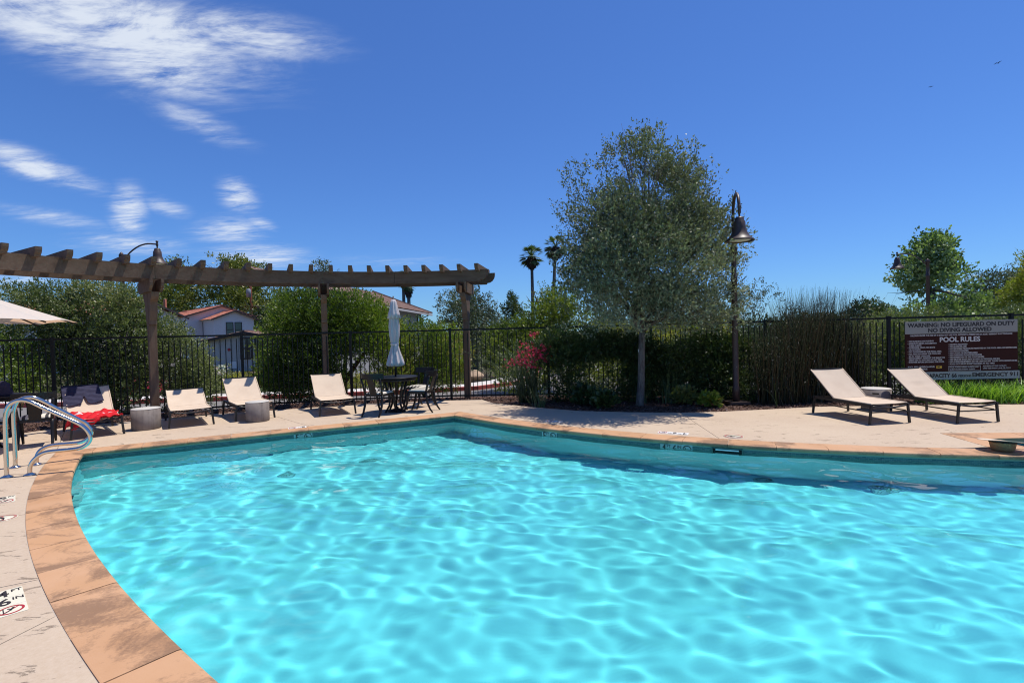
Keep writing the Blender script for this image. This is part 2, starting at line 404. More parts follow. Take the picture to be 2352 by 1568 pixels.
def wallmesh(name, poly, z0, z1, m, parent=None, closed=True, uv=False):
    n = len(poly); v = [(p.x, p.y, z) for z in (z0, z1) for p in poly]
    rng = range(n if closed else n - 1)
    f = [(i, (i + 1) % n, (i + 1) % n + n, i + n) for i in rng]
    me = bpy.data.meshes.new(name); me.from_pydata(v, [], f)
    if uv:
        ul = me.uv_layers.new(name='UVMap'); s = 0.0; k = 0
        for i in rng:
            L = (poly[(i + 1) % n] - poly[i]).length
            for (uu, vv) in ((s, z0), (s + L, z0), (s + L, z1), (s, z1)): ul.data[k].uv = (uu, vv); k += 1
            s += L
    return link(name, me, m, parent)
ZW = -0.120; ZF = -1.22
pool = tag(empty('swimming_pool'), kind='structure')
w1 = wallmesh('pool_wall', WALL, ZF, -0.05, M_PLASTER, pool)
tri = tessellate_polygon([[Vector((p.x, p.y, 0)) for p in WALL]])
mef = bpy.data.meshes.new('pool_floor'); mef.from_pydata([(p.x, p.y, ZF) for p in WALL], [], [tuple(t) for t in tri])
fl = link('pool_floor', mef, M_PLASTER, pool)
fl.cycles.is_caustics_receiver = True; w1.cycles.is_caustics_receiver = True
band = wallmesh('waterline_tile', offs(LOOP, 0.026, True), -0.25, -0.048, M_TILE, pool, uv=True)
band.cycles.is_caustics_receiver = True
wallmesh('bond_beam', offs(LOOP, 0.020, True), -0.072, -0.045, mat('bond_beam', (0.28, 0.34, 0.26), 0.8), pool)  # green reflection under the coping is put into this band's colour

# water: a sheet of small waves
def waves(X, Y):
    rng = np.random.default_rng(11); Z = np.zeros_like(X)
    for i in range(64):
        lam = math.exp(rng.uniform(math.log(0.16), math.log(2.0))); k = 2 * math.pi / lam
        a = rng.normal(1.1, 0.75); ph = rng.uniform(0, 6.28)
        st = 0.0108 * min(1.3, (lam / 0.7) ** 0.42)                   # slope carried by each component
        Z += st * lam / (2 * math.pi) * np.sin(k * (X * math.cos(a) + Y * math.sin(a)) + ph + 0.8 * np.sin(0.9 * X + 1.3 * Y + i))
    for i in range(16):                                             # fine ripples in drifting patches
        lam = rng.uniform(0.11, 0.2); k = 2 * math.pi / lam; a = rng.normal(1.2, 0.9); ph = rng.uniform(0, 6.28)
        Z += 0.0036 * lam / (2 * math.pi) * np.sin(k * (X * math.cos(a) + Y * math.sin(a)) + ph + 1.5 * np.sin(1.7 * X - 1.1 * Y + i)) * (0.5 + 0.5 * np.sin(0.8 * X + 1.1 * Y + i * 1.3))
    return Z
xs = np.arange(-7.2, 9.6, 0.023); ys = np.arange(0.6, 10.6, 0.023)
X, Y = np.meshgrid(xs, ys); Z = ZW + waves(X, Y)
poly = np.array([(p.x, p.y) for p in offs(LOOP, 0.075, True)])
ins = np.zeros(X.shape, bool); n = len(poly); j = n - 1
for i in range(n):
    xi, yi = poly[i]; xj, yj = poly[j]
    cond = ((yi > Y) != (yj > Y))
    with np.errstate(divide='ignore', invalid='ignore'): ins ^= cond & (X < (xj - xi) * (Y - yi) / (yj - yi + 1e-12) + xi)
    j = i
vis = ins & (np.abs(X) < 1.12 * Y + 0.9)
q = vis[:-1, :-1] & vis[:-1, 1:] & vis[1:, 1:] & vis[1:, :-1]
idx = np.arange(X.size).reshape(X.shape)
F = np.stack([idx[:-1, :-1][q], idx[:-1, 1:][q], idx[1:, 1:][q], idx[1:, :-1][q]], -1)
used = np.unique(F); remap = np.zeros(X.size, np.int64); remap[used] = np.arange(len(used)); F = remap[F]
VV = np.stack([X, Y, Z], -1).reshape(-1, 3)[used]
me = bpy.data.meshes.new('pool_water'); me.vertices.add(len(VV)); me.vertices.foreach_set('co', VV.astype(np.float32).reshape(-1))
me.loops.add(F.size); me.loops.foreach_set('vertex_index', F.reshape(-1).astype(np.int32))
me.polygons.add(len(F)); me.polygons.foreach_set('loop_start', (np.arange(len(F)) * 4).astype(np.int32))
me.polygons.foreach_set('use_smooth', np.ones(len(F), bool)); me.update()
water = link('pool_water', me, M_WATER); tag(water, kind='structure'); water.cycles.is_caustics_caster = True

# coping stones
coping = tag(empty('pool_coping'), kind='structure')
def arc_pts(poly, s0, s1, n):
    L = [0.0]
    for a, b in zip(poly[:-1], poly[1:]): L.append(L[-1] + (b - a).length)
    out = []
    for i in range(n + 1):
        s = s0 + (s1 - s0) * i / max(1, n)
        for k in range(len(L) - 1):
            if s <= L[k + 1] or k == len(L) - 2:
                t = (s - L[k]) / max(1e-9, L[k + 1] - L[k]); out.append(poly[k].lerp(poly[k + 1], t)); break
    return out
def plen(poly): return sum((b - a).length for a, b in zip(poly[:-1], poly[1:]))
PROF = [(0.0, -0.045), (0.004, -0.052), (0.05, -0.052), (CW - 0.006, -0.052), (CW - 0.006, -0.001), (CW - 0.012, 0.0), (0.03, 0.0), (0.014, -0.003), (0.005, -0.010), (0.0, -0.022)]
def stone(inner, outer, parent=coping, name='coping_stone'):
    n = len(inner); m = len(PROF); v = []
    dz = random.uniform(-0.0015, 0.0015)
    for a, b in zip(inner, outer):
        for d, z in PROF: p = a.lerp(b, d / CW); v.append((p.x, p.y, z + dz))
    f = [(i * m + k, i * m + (k + 1) % m, (i + 1) * m + (k + 1) % m, (i + 1) * m + k) for i in range(n - 1) for k in range(m)]
    f += [tuple(range(m))[::-1], tuple((n - 1) * m + k for k in range(m))]
    return MB().add(v, f).build(name, M_COP, parent)
def run_coping(poly, joints, outer):
    Li = plen(poly); Lo = plen(outer); J = [0.0] + joints + [Li]
    for a, b in zip(J[:-1], J[1:]):
        g0 = 0.003 if a > 0 else 0.002; g1 = 0.003 if b < Li else 0.002
        i0, i1 = a + g0, b - g1
        inn = arc_pts(poly, i0, i1, 4); out = arc_pts(outer, i0 / Li * Lo, i1 / Li * Lo, 4)
        # mid stones: keep the cut square to the inner edge
        if 0 < a and b < Li:
            out = []
            for k, p in enumerate(inn):
                t = (inn[min(k + 1, 4)] - inn[max(k - 1, 0)]).normalized(); out.append(p + Vector((-t.y, t.x, 0)) * CW)
        else:
            oo = []
            for k, p in enumerate(inn):
                t = (inn[min(k + 1, 4)] - inn[max(k - 1, 0)]).normalized(); oo.append(p + Vector((-t.y, t.x, 0)) * CW)
            if a == 0: oo[0] = outer[0]
            if b == Li: oo[-1] = outer[-1]
            out = oo
        stone(inn, out)
def outer_of(poly, first, last):
    o = offs(poly, CW); i0 = LOOP.index(first) if first in LOOP else None
    return o
def find(p): return min(range(len(LOOP)), key=lambda i: (LOOP[i] - p).length)
def seg_outer(poly):
    a, b = find(poly[0]), find(poly[-1]); o = offs(poly, CW); o[0] = LOOP_O[a]; o[-1] = LOOP_O[b]; return o
preX = pre
run_coping(preX, [0.61 * k for k in range(1, int(plen(preX) / 0.61))], seg_outer(preX))
LN = plen(NEARX); jn = []
s = LN - 0.70
while s > 0.2: jn.append(s); s -= 0.605
run_coping(NEARX, sorted(jn), seg_outer(NEARX))
LF = plen(FAR); run_coping(FAR, [0.10 + 0.605 * k for k in range(0, int((LF - 0.35) / 0.605) + 1)], seg_outer(FAR))
LR = plen(RIGHTX); run_coping(RIGHTX, [0.40 + 0.605 * k for k in range(0, int((LR - 0.6) / 0.605) + 1)], seg_outer(RIGHTX))
# grout bed under the joints
n = len(LOOP); a_ = offs(LOOP, 0.028, True); b_ = offs(LOOP, CW + 0.03, True)
MB().add([(p.x, p.y, -0.006) for p in a_ + b_], [(i, (i + 1) % n, (i + 1) % n + n, i + n) for i in range(n)]).build('grout_bed', M_GROUT, coping)

# ------------------------------------------------------------------ deck
cB = G(2159, 994); cTip = G(2272, 1026.5); spaR = G(2352, 992.8); dsp = (spaR - cB).normalized()
out_px = [(23.5, 998), (81, 990), (153, 981), (313, 966), (493, 950), (635, 941), (826, 927.5), (1026, 919), (1106, 917), (1133, 925), (1238, 935.7), (1331, 943), (1448, 946), (1564, 947), (1646, 945), (1690, 943), (1790, 938), (1885, 933), (2100, 930), (2246, 928), (2352, 928)]
OUT = [Vector((-3, -3, 0)), Vector((-16, -3, 0)), Vector((-16, 6.4, 0))] + [G(*p) for p in out_px] + [Vector((17, 9.6, 0)), Vector((17, -3, 0))]
def loop_between(i0, i1):
    return [LOOP_O[k % n] for k in range(i0, i1 + 1)]
iN = find(NEARX[0]); iC = find(CL)
iTip = min(range(len(LOOP)), key=lambda i: (LOOP_O[i] - cTip).length)
INN = [LOOP_O[k] for k in range(iN, iTip)] + [cTip, cB, cB + dsp * 10]
def cutline(inner_px, outer_px):
    a = G(*inner_px); b = G(*outer_px); d = (b - a).normalized()
    ia = min(range(len(INN)), key=lambda i: (INN[i] - a).length)
    best = None
    for k in range(len(OUT) - 1):
        p, q = OUT[k], OUT[k + 1]; e = q - p; den = d.x * e.y - d.y * e.x
        if abs(den) < 1e-9: continue
        w = p - a; t = (w.x * e.y - w.y * e.x) / den; u = (w.x * d.y - w.y * d.x) / den
        if t > 0.05 and 0 <= u <= 1 and (best is None or t < best[0]): best = (t, k, p + e * u)
    return ia, best[1], best[2]
cuts = [cutline(*c) for c in [((108, 1412), (0, 1466)), ((75, 1325.6), (0, 1341)), ((52, 1180), (0, 1186)), ((117, 1042), (149, 986)), ((700, 975), (632, 955)),
                              ((1057, 944), (1000, 936)), ((1645, 1030), (1570, 955)), ((2159, 994), (2085, 970))]]
cuts.sort(key=lambda c: c[0])
deck = tag(empty('pool_deck'), kind='structure')
def slab(inner, outer):
    pl = [p.copy() for p in inner + outer[::-1]]
    # pull the two cut edges in by 4 mm
    def pull(i, j, k):
        d = (pl[j] - pl[i]).normalized(); nn_ = Vector((-d.y, d.x, 0)); s_ = 1 if (pl[k] - pl[i]).dot(nn_) > 0 else -1
        for t in (i, j): pl[t] = pl[t] + nn_ * s_ * 0.004
    m = len(pl); pull(0, m - 1, 1 if len(inner) > 1 else m - 2); pull(len(inner) - 1, len(inner), len(inner) - 2)
    MB().prism([(p.x, p.y) for p in pl], -0.12, -0.003).build('slab', M_DECK, deck)
pi, po, pp = 0, None, None
first_out = [OUT[0]]
prev_i, prev_k, prev_p = 0, 0, OUT[0]
for ia, k, p in cuts:
    slab(INN[prev_i:ia + 1], [prev_p] + OUT[prev_k + 1:k + 1] + [p]); prev_i, prev_k, prev_p = ia, k, p
tail_in = INN[prev_i:]; slab(tail_in, [prev_p] + OUT[prev_k + 1:-1])
# near side, behind the camera
nearside = [LOOP_O[k] for k in range(0, iN + 1)]
MB().prism([(p.x, p.y) for p in nearside + [Vector((-3, -3, 0)), Vector((12, -3, 0)), Vector((12, 0.8, 0))]], -0.12, -0.004).build('slab', M_DECK, deck)
# base under the joints
n2 = len(INN)
MB().prism([(p.x, p.y) for p in [q for q in INN[:-3]] + [cTip, cB + Vector((0, .05, 0)), cB + dsp * 10 + Vector((0, .05, 0)), Vector((17, 9.6, 0))] + [G(*p) for p in out_px][::-1] + [Vector((-16, 6.4, 0)), Vector((-16, -3, 0)), Vector((-3, -3, 0))]], -0.4, -0.03).build('deck_base', M_SAND, deck)

# ------------------------------------------------------------------ spa beside the pool
spa = tag(empty('spa_basin'), kind='structure')
A = G(*crp(1050, 742, 7.128, 2750, 1180)); Af = G(2352, 1005.2); An = G(2352, 1024.6)
df = (Af - A).normalized(); dn = (An - A).normalized()
farI = [A + df * t for t in (0, 0.55, 1.1, 1.7, 2.3, 3.0)]; farO = [cB + dsp * t for t in (0, 0.95, 1.6, 2.2, 2.8, 3.6)]
def slabstone(pts, parent, z=0.0):
    MB().prism([(p.x, p.y) for p in pts], z - 0.05, z).build('coping_stone', M_COP, parent)
def shr(pts, g=0.004):
    c = sum(pts, Vector()) / len(pts); return [p + (c - p).normalized() * g for p in pts]
for i in range(5): slabstone(shr([farI[i], farI[i + 1], farO[i + 1], farO[i]]), spa)
def pool_outer_at(p):   # nearest point of the pool coping's outer edge
    return min((LOOP_O[k].lerp(LOOP_O[k + 1], t / 10) for k in range(iTip - 6, len(LOOP_O) - 1) for t in range(10)), key=lambda q: (q - p).length)
nearI = [A + dn * t for t in (0, 0.35, 0.9, 1.5, 2.1, 2.8)]
nearO = [cTip] + [pool_outer_at(p) for p in nearI[1:]]
slabstone(shr([cB, A, nearI[1], nearO[1], cTip]), spa)
for i in range(1, 5):
    if (nearI[i] - nearO[i]).length > 0.02: slabstone(shr([nearI[i], nearI[i + 1], nearO[i + 1], nearO[i]]), spa)
spoly = [A + (df + dn) * -0.02] + [p for p in farI[1:]] + [Vector((farI[-1].x + 0.2, nearI[-1].y, 0))] + nearI[1:][::-1]
wallmesh('spa_wall', spoly, -0.9, -0.05, M_TILE, spa, uv=True)
t_ = tessellate_polygon([[Vector((p.x, p.y, 0)) for p in spoly]])
for nm, z, mm in (('spa_floor', -0.9, M_PLASTER), ('spa_water', -0.16, None)):
    me = bpy.data.meshes.new(nm); me.from_pydata([(p.x, p.y, z) for p in spoly], [], [tuple(t) for t in t_])
    if mm is None:
        mm = mat('spa_water', (0.05, 0.22, 0.26), 0.05, spec=0.6)
    link(nm, me, mm, spa)

# ------------------------------------------------------------------ ground beyond
def m_ground():
    m = mat('soil_ground', (0.10, 0.08, 0.05), 0.95, spec=0.1); co = coords(m, kind='World')
    n1 = noise(m, co, 0.4, 8, 0.7); n2 = noise(m, co, 9, 8, 0.75)
    c = mixc(m, ramp(m, n1, [(0.4, (0, 0, 0)), (0.62, (1, 1, 1))]), (0.11, 0.085, 0.055), (0.06, 0.085, 0.03))
    c = mixc(m, ramp(m, n2, [(0.45, (0, 0, 0)), (0.7, (1, 1, 1))]), c, (0.05, 0.04, 0.03)); lk(m, c, B(m).inputs['Base Color']); bump(m, n2, 0.03, 0.6); return m
M_GROUND = m_ground()
ZG = -0.5
def ring_sheet():
    # hole under the platform so that the pool basin is free
    hole = [Vector((-15, -2, 0)), Vector((-15, 6.4, 0)), Vector((-8, 10.5, 0)), Vector((-5, 12, 0)), Vector((5, 11, 0)), Vector((15, 9.4, 0)), Vector((15, -2, 0))]
    big = [p * 1.0 for p in [Vector((-900, -900, 0)), Vector((-900, 1500, 0)), Vector((-300, 1500, 0)), Vector((0, 1500, 0)), Vector((300, 1500, 0)), Vector((900, 1500, 0)), Vector((900, -900, 0))]]
    v = [(p.x, p.y, ZG) for p in hole + big]; k = 7
    f = [(i, (i + 1) % k, (i + 1) % k + k, i + k) for i in range(k)]
    me = bpy.data.meshes.new('ground'); me.from_pydata(v, [], f); return link('ground', me, M_GROUND)
tag(ring_sheet(), kind='structure')

# fence line
FL = [Vector((-17, 7.3, 0)), G(279, 958), G(620, 932), G(760, 924), G(1080, 913.5), Vector((0.6, 12.75, 0)), Vector((8.0, 10.75, 0)), Vector((13.5, 10.45, 0)), Vector((18, 10.2, 0))]
# planting bed between deck and fence
def m_mulch():
    m = mat('bark_mulch', (0.09, 0.045, 0.03), 0.9, spec=0.1); co = coords(m, kind='World')
    v = nd(m, 'ShaderNodeTexVoronoi'); v.inputs['Scale'].default_value = 38; lk(m, co, v.inputs['Vector'])
    c = ramp(m, nd_sep(m, v.outputs['Color']), [(0.0, (0.035, 0.018, 0.012)), (0.5, (0.10, 0.05, 0.033)), (0.85, (0.17, 0.10, 0.075)), (1.0, (0.30, 0.22, 0.18))])
    lk(m, c, B(m).inputs['Base Color']); bump(m, v.outputs['Distance'], 0.02, 1.0); return m
def nd_sep(m, c):
    s = nd(m, 'ShaderNodeSeparateColor'); lk(m, c, s.inputs[0]); return s.outputs[0]
M_MULCH = m_mulch()
bed_out = [p + Vector((0, 0.55, 0)) for p in FL]
bed_in = [Vector((-17, 6.2, 0))] + [G(*p) + Vector((0, -0.03, 0)) for p in out_px] + [Vector((18, 9.55, 0))]
bp = bed_in + bed_out[::-1]
MB().prism([(p.x, p.y) for p in bp], -0.6, -0.035).build('planting_bed', M_MULCH)
tag(bpy.data.objects['planting_bed'], kind='structure')

def inside(poly, x, y):
    r = False; j = len(poly) - 1
    for i in range(len(poly)):
        a, b = poly[i], poly[j]
        if (a.y > y) != (b.y > y) and x < (b.x - a.x) * (y - a.y) / (b.y - a.y) + a.x: r = not r
        j = i
    return r
# loose bark chips
rng = np.random.default_rng(5); pts = []
while len(pts) < 22000:
    x = rng.uniform(-10.5, 11.5); y = rng.uniform(8.5, 13.2)
    if inside(bp, x, y): pts.append((x, y))
pts = np.array(pts); N = len(pts)
c0 = np.stack([pts[:, 0], pts[:, 1], -0.03 + rng.uniform(0, 0.02, N)], -1)
ang = rng.uniform(0, 6.28, N); tl = rng.normal(0, 0.35, N); ln = rng.uniform(0.012, 0.038, N); wd = ln * rng.uniform(0.25, 0.6, N)
a = np.stack([np.cos(ang) * np.cos(tl), np.sin(ang) * np.cos(tl), np.sin(tl)], -1) * ln[:, None]
t2 = rng.normal(0, 0.5, N); b = np.stack([-np.sin(ang) * np.cos(t2), np.cos(ang) * np.cos(t2), np.sin(t2)], -1) * wd[:, None]
M_CHIP = m_leaf('bark_chips', [(0.05, 0.025, 0.017), (0.11, 0.055, 0.038), (0.17, 0.095, 0.07), (0.32, 0.23, 0.19)], 0.0, 0.8)
o = soup('bark_chips', np.stack([c0 - a, c0 - b, c0 + a, c0 + b], 1), M_CHIP, tint=rng.beta(1.3, 2.4, N)); tag(o, 'loose brown bark chips covering the planting bed along the fence', 'bark chips', kind='stuff')

# road, red kerb, pavement behind the fence
KB = [Vector((-40, 16.6, 0)), Vector((-14, 17.2, 0)), Vector((-8, 17.8, 0)), Vector((-3.5, 18.3, 0)), Vector((-1.3, 19.0, 0)), Vector((0.2, 20.6, 0)), Vector((1.2, 24, 0)), Vector((1.8, 34, 0))]
def ribbon(name, poly, d0, d1, z0, z1, m, kind='structure', parent=None):
    a = offs(poly, d0); b = offs(poly, d1)
    o = MB().prism([(p.x, p.y) for p in a + b[::-1]], z0, z1).build(name, m, parent)
    if kind: tag(o, kind=kind)
    return o
M_ASPH = m_concrete('asphalt', (0.20, 0.185, 0.175), (0.13, 0.12, 0.115), 1.5)
M_KERB = mat('red_kerb_paint', (0.42, 0.075, 0.06), 0.7); M_WALK = m_concrete('pavement_concrete', (0.60, 0.56, 0.52), (0.4, 0.36, 0.32))
rd = [Vector((-40, 12.2, 0)), Vector((-17, 8.3, 0))] + [p + Vector((0, 0.7, 0)) for p in FL[1:6]] + [Vector((8, 11.6, 0)), Vector((20, 12, 0)), Vector((26, 20, 0)), Vector((5, 34, 0))] + KB[::-1]
o = MB().prism([(p.x, p.y) for p in rd], ZG - 0.1, ZG + 0.01).build('road', M_ASPH); tag(o, kind='structure')
ribbon('kerb', KB, 0.0, 0.15, ZG, ZG + 0.15, M_KERB)
ribbon('pavement', KB, 0.153, 1.3, ZG, ZG + 0.14, M_WALK)

# ------------------------------------------------------------------ fence
HF = 1.75
fence = tag(empty('metal_fence'), 'black metal picket fence running behind the loungers and the planting', 'fence')
fence_line = FL
LFc = plen(fence_line)
pk = MB().box((0, 0, 0.83), (0.018, 0.018, 1.60)).mesh('picket')
pst = MB().box((0, 0, 0.88), (0.06, 0.06, 1.76)).box((0, 0, 1.775), (0.07, 0.07, 0.03)).mesh('post')
pk.materials.append(M_BLACK); pst.materials.append(M_BLACK)
def post_s(px):
    """distance along the fence line seen at this column"""
    d = pxdir(px, 780); best = None; s = 0
    for a, b in zip(fence_line[:-1], fence_line[1:]):
        for t in range(0, 101):
            p = a.lerp(b, t / 100); e = abs(p.x * d.y - p.y * d.x) / max(0.1, p.length)
            if p.y > 0 and (best is None or e < best[0]): best = (e, s + (b - a).length * t / 100)
        s += (b - a).length
    return best[1]
Sx = sorted([post_s(x) for x in (122, 555, 1759, 2040)])
posts = [Sx[0] - 2.44 * 2, Sx[0] - 2.44, Sx[0]]
def between(a, b):
    k = max(1, round((b - a) / 2.4)); return [a + (b - a) * i / k for i in range(1, k + 1)]
for a, b in zip(Sx[:-1], Sx[1:]): posts += between(a, b)
posts += [posts[-1] + 2.44, posts[-1] + 4.88]
posts = [s for s in posts if 0 < s < LFc]
np_ = 0
for s in posts:
    p = arc_pts(fence_line, s, s, 0)[0]; q = arc_pts(fence_line, min(LFc, s + .1), s, 0)[0]
    link('post', pst, None, fence, (p.x, p.y, -0.03)).rotation_euler = (0, 0, math.atan2(q.y - p.y, q.x - p.x))
for s0, s1 in zip(posts[:-1], posts[1:]):
    a = arc_pts(fence_line, s0, s0, 0)[0]; b = arc_pts(fence_line, s1, s1, 0)[0]
    for z, h in ((HF - 0.035, 0.038), (0.07, 0.038)):
        MB().bar(a + Vector((0, 0, z)), b + Vector((0, 0, z)), 0.034, h).build('rail', M_BLACK, fence)
    kk = round((s1 - s0) / 0.112); an = math.atan2(b.y - a.y, b.x - a.x)
    for i in range(1, kk):
        p = a.lerp(b, i / kk)
        if abs(p.x) > 1.08 * p.y + 0.5: continue
        link('picket', pk, None, fence, (p.x, p.y, 0.0)).rotation_euler = (0, 0, an); np_ += 1
print('pickets', np_)

# ------------------------------------------------------------------ pergola
PC = Vector((-1.88, 5.21, 0)); PR = 7.87
def pol(theta, r, z=0): return Vector((PC.x - r * math.sin(R(theta)), PC.y + r * math.cos(R(theta)), z))
pergola = tag(empty('pergola'), 'curved brown timber pergola with rafters over three tall posts', 'pergola')
def beam(r, t0, t1, e0, e1):
    """arc of plank 0.29 high; e0/e1 = scrolled ends"""
    n = max(4, int(abs(t1 - t0) / 2)); m = MB(); v = []
    zt, zb = 3.175, 2.885; w = 0.045
    for i in range(n + 1):
        t = t0 + (t1 - t0) * i / n
        for rr in (r - w, r + w): v += [pol(t, rr, zb), pol(t, rr, zt)]
    f = []
    for i in range(n):
        a, b = i * 4, i * 4 + 4
        f += [(a, b, b + 1, a + 1), (a + 2, a + 3, b + 3, b + 2), (a + 1, b + 1, b + 3, a + 3), (a, a + 2, b + 2, b)]
    f += [(0, 1, 3, 2), (n * 4, n * 4 + 2, n * 4 + 3, n * 4 + 1)]
    m.add(v, f)
    if e0:   # scrolled tail beyond t0 (towards decreasing angle)
        steps = [(0.0, zb), (0.05, zb + 0.0), (0.055, zb + 0.035), (0.13, zb + 0.045), (0.20, zb + 0.09), (0.245, zb + 0.16), (0.262, zb + 0.22), (0.268, zt)]
        dt = math.degrees(1.0 / r) * (-1 if t0 < t1 else 1); v = []
        for s, z in steps:
            for rr in (r - w + .001, r + w - .001): v += [pol(t0 + dt * s, rr, z), pol(t0 + dt * s, rr, zt - 0.0005)]
        f = []
        for i in range(len(steps) - 1):
            a, b = i * 4, i * 4 + 4
            f += [(a, b, b + 1, a + 1), (a + 2, a + 3, b + 3, b + 2), (a + 1, b + 1, b + 3, a + 3), (a, a + 2, b + 2, b)]
        f += [(0, 1, 3, 2)]
        m.add(v, f)
    return m.build('beam', M_WOOD, pergola)
POSTS_T = [-5.3, 20.2, 45.7, 71.2]
for r in (PR - 0.42, PR + 0.42):
    beam(r, -8.4, 7.4, True, False); beam(r, 7.45, 20.2, False, False); beam(r, 20.25, 45.7, False, False); beam(r, 45.75, 74, False, False)
# rafters
def rafter(theta):
    L0, L1 = PR - 0.72, PR + 0.78; z0, z1 = 3.13, 3.295; w = 0.045
    prof = [(L0, z1), (L0 + 0.004, z1 - 0.05), (L0 + 0.025, z1 - 0.10), (L0 + 0.06, z1 - 0.128), (L0 + 0.075, z0 - 0.0 + 0.002), (L0 + 0.09, z0), (PR - 0.47, z0), (PR - 0.47, z0 + 0.043), (PR - 0.37, z0 + 0.043), (PR - 0.37, z0),
            (PR + 0.37, z0), (PR + 0.37, z0 + 0.043), (PR + 0.47, z0 + 0.043), (PR + 0.47, z0), (L1 - 0.09, z0), (L1 - 0.06, z1 - 0.128), (L1 - 0.02, z1 - 0.09), (L1, z1)]
    c = pol(theta, 0, 0); d = (pol(theta, 1, 0) - c); t = Vector((-d.y, d.x, 0))
    M = Matrix(((d.x, 0, t.x, c.x), (d.y, 0, t.y, c.y), (0, 1, 0, 0), (0, 0, 0, 1)))
    return MB().prism(prof, -w, w, M).build('rafter', M_WOOD, pergola)
th = -8.55
while th < 75: rafter(th); th += 3.42
def pergola_post(theta):
    c = pol(theta, PR, 0); d = (pol(theta, PR + 1) - pol(theta, PR)); t = Vector((-d.y, d.x, 0)); M3 = Matrix((t, d, Vector((0, 0, 1)))).transposed()
    p = MB().box(c + Vector((0, 0, 1.42)), (0.142, 0.142, 2.92), M3).build('post', M_WOODV, pergola)
    for s in (-1, 1):   # twin cross arms clasping the post
        o = t * (s * 0.0975); prof = [(-0.60, 2.88), (-0.60, 2.80), (-0.585, 2.74), (-0.54, 2.69), (-0.50, 2.66), (-0.47, 2.655), (-0.47, 2.63), (0.47, 2.63), (0.47, 2.655), (0.50, 2.66), (0.54, 2.69), (0.585, 2.74), (0.60, 2.80), (0.60, 2.88)]
        q = c + o; M = Matrix(((d.x, 0, t.x, q.x), (d.y, 0, t.y, q.y), (0, 1, 0, 0), (0, 0, 0, 1)))
        MB().prism(prof, -0.025, 0.025, M).build('cross_arm', M_WOOD, pergola)
    for s in (-1, 1):   # curved knee corbels before and behind the post
        prof = [(0.072, 2.63), (0.40, 2.63), (0.40, 2.60), (0.385, 2.54), (0.33, 2.48), (0.25, 2.43), (0.235, 2.38), (0.22, 2.25), (0.18, 2.12), (0.15, 2.05), (0.15, 1.97), (0.072, 1.97)]
        prof = [(a * s, b) for a, b in prof]
        M = Matrix(((d.x, 0, t.x, c.x), (d.y, 0, t.y, c.y), (0, 1, 0, 0), (0, 0, 0, 1)))
        MB().prism(prof, -0.066, 0.066, M).build('corbel', M_WOODV, pergola)
for t in POSTS_T: pergola_post(t)

# ------------------------------------------------------------------ bell lamps
def bell_lamp(base, toward, H=4.3, reach=1.03, label='', pole_r=0.055, swan=False):
    lamp = tag(empty('street_lamp', base), label, 'street lamp', 'bronze bell shaped lamps on tall poles')
    d = Vector((toward[0], toward[1], 0)).normalized()
    MB().lathe([(pole_r + .012, 0.05), (pole_r + .012, 0.35), (pole_r, 0.38), (pole_r, H - 0.75), (pole_r + 0.008, H - 0.74), (pole_r + 0.008, H - .66), (pole_r - .008, H - .65), (pole_r - .008, H - 0.18), (pole_r + 0.012, H - 0.17), (pole_r + .012, H - 0.10), (pole_r + .02, H - .09), (pole_r - 0.01, H - 0.02), (0.0, H + 0.03)], 16).build('pole', M_BRONZE, lamp)
    MB().box((0, 0, 0.025), (0.42, 0.42, 0.05)).build('base_plate', M_BRONZE, lamp)
    a0 = H - 0.30; top = H + 0.24
    if swan: top = H + 0.56
    pts = []
    for i in range(13):
        u = i / 12; x = reach * u
        z = a0 + (top - a0) * (1 - (1 - min(1, u * 1.25)) ** 2.2) if u < 0.8 else top - 0.03 * ((u - 0.8) / 0.2)
        pts.append(d * x + Vector((0, 0, z)))
    if swan:
        rr = reach / 2; pts = [Vector((0, 0, H - .1)), Vector((0, 0, H + .2)), Vector((0, 0, top - .02))] + [d * (rr - rr * math.cos(math.pi * i / 14)) + Vector((0, 0, top - .02 + rr * math.sin(math.pi * i / 14))) for i in range(1, 15)]
    MB().tube(pts, 0.03 if swan else 0.022, 10).build('arm', M_BRONZE, lamp)
    q = d * reach
    hang = MB().lathe([(0.014, top + 0.08), (0.035, top + 0.075), (0.035, top + 0.03), (0.02, top + .02), (0.032, top - 0.01), (0.032, top - 0.07), (0.018, top - 0.09), (0.018, top - 0.17)], 12, q).build('hanger', M_BRONZE, lamp)
    zt = top - 0.16
    bell = MB().lathe([(0.0, zt + 0.02), (0.06, zt + .01), (0.085, zt - 0.02), (0.085, zt - 0.06), (0.105, zt - 0.08), (0.115, zt - 0.20), (0.135, zt - 0.28), (0.18, zt - 0.36), (0.225, zt - 0.41), (0.262, zt - 0.44), (0.268, zt - 0.465), (0.255, zt - 0.465), (0.215, zt - 0.425), (0.12, zt - 0.30)], 28, q).build('bell_shade', M_BRONZE, lamp)
    MB().lathe([(0.0, zt - 0.47), (0.09, zt - 0.466), (0.17, zt - 0.452), (0.215, zt - 0.435), (0.0, zt - 0.43)], 24, q).build('lens', M_LENS, bell)
    return lamp
bl = G(1691, 925)
bell_lamp((bl.x, bl.y, -0.01), (-0.27, -0.96), 3.36, 0.84, 'bronze bell lamp with swan neck arm beside the large oak', 0.06, True)
q = P(281, 640, 15.4)
bell_lamp((q.x, q.y, -0.45), (0.995, -0.05), 4.75, 1.12, 'bronze bell lamp rising behind the left part of the pergola')
q = P(2131, 640, 22.0)
bell_lamp((q.x, q.y, -0.45), (-1, -0.1), 4.75, 1.42, 'bronze bell lamp behind the pool rules sign, arm reaching left', 0.07)

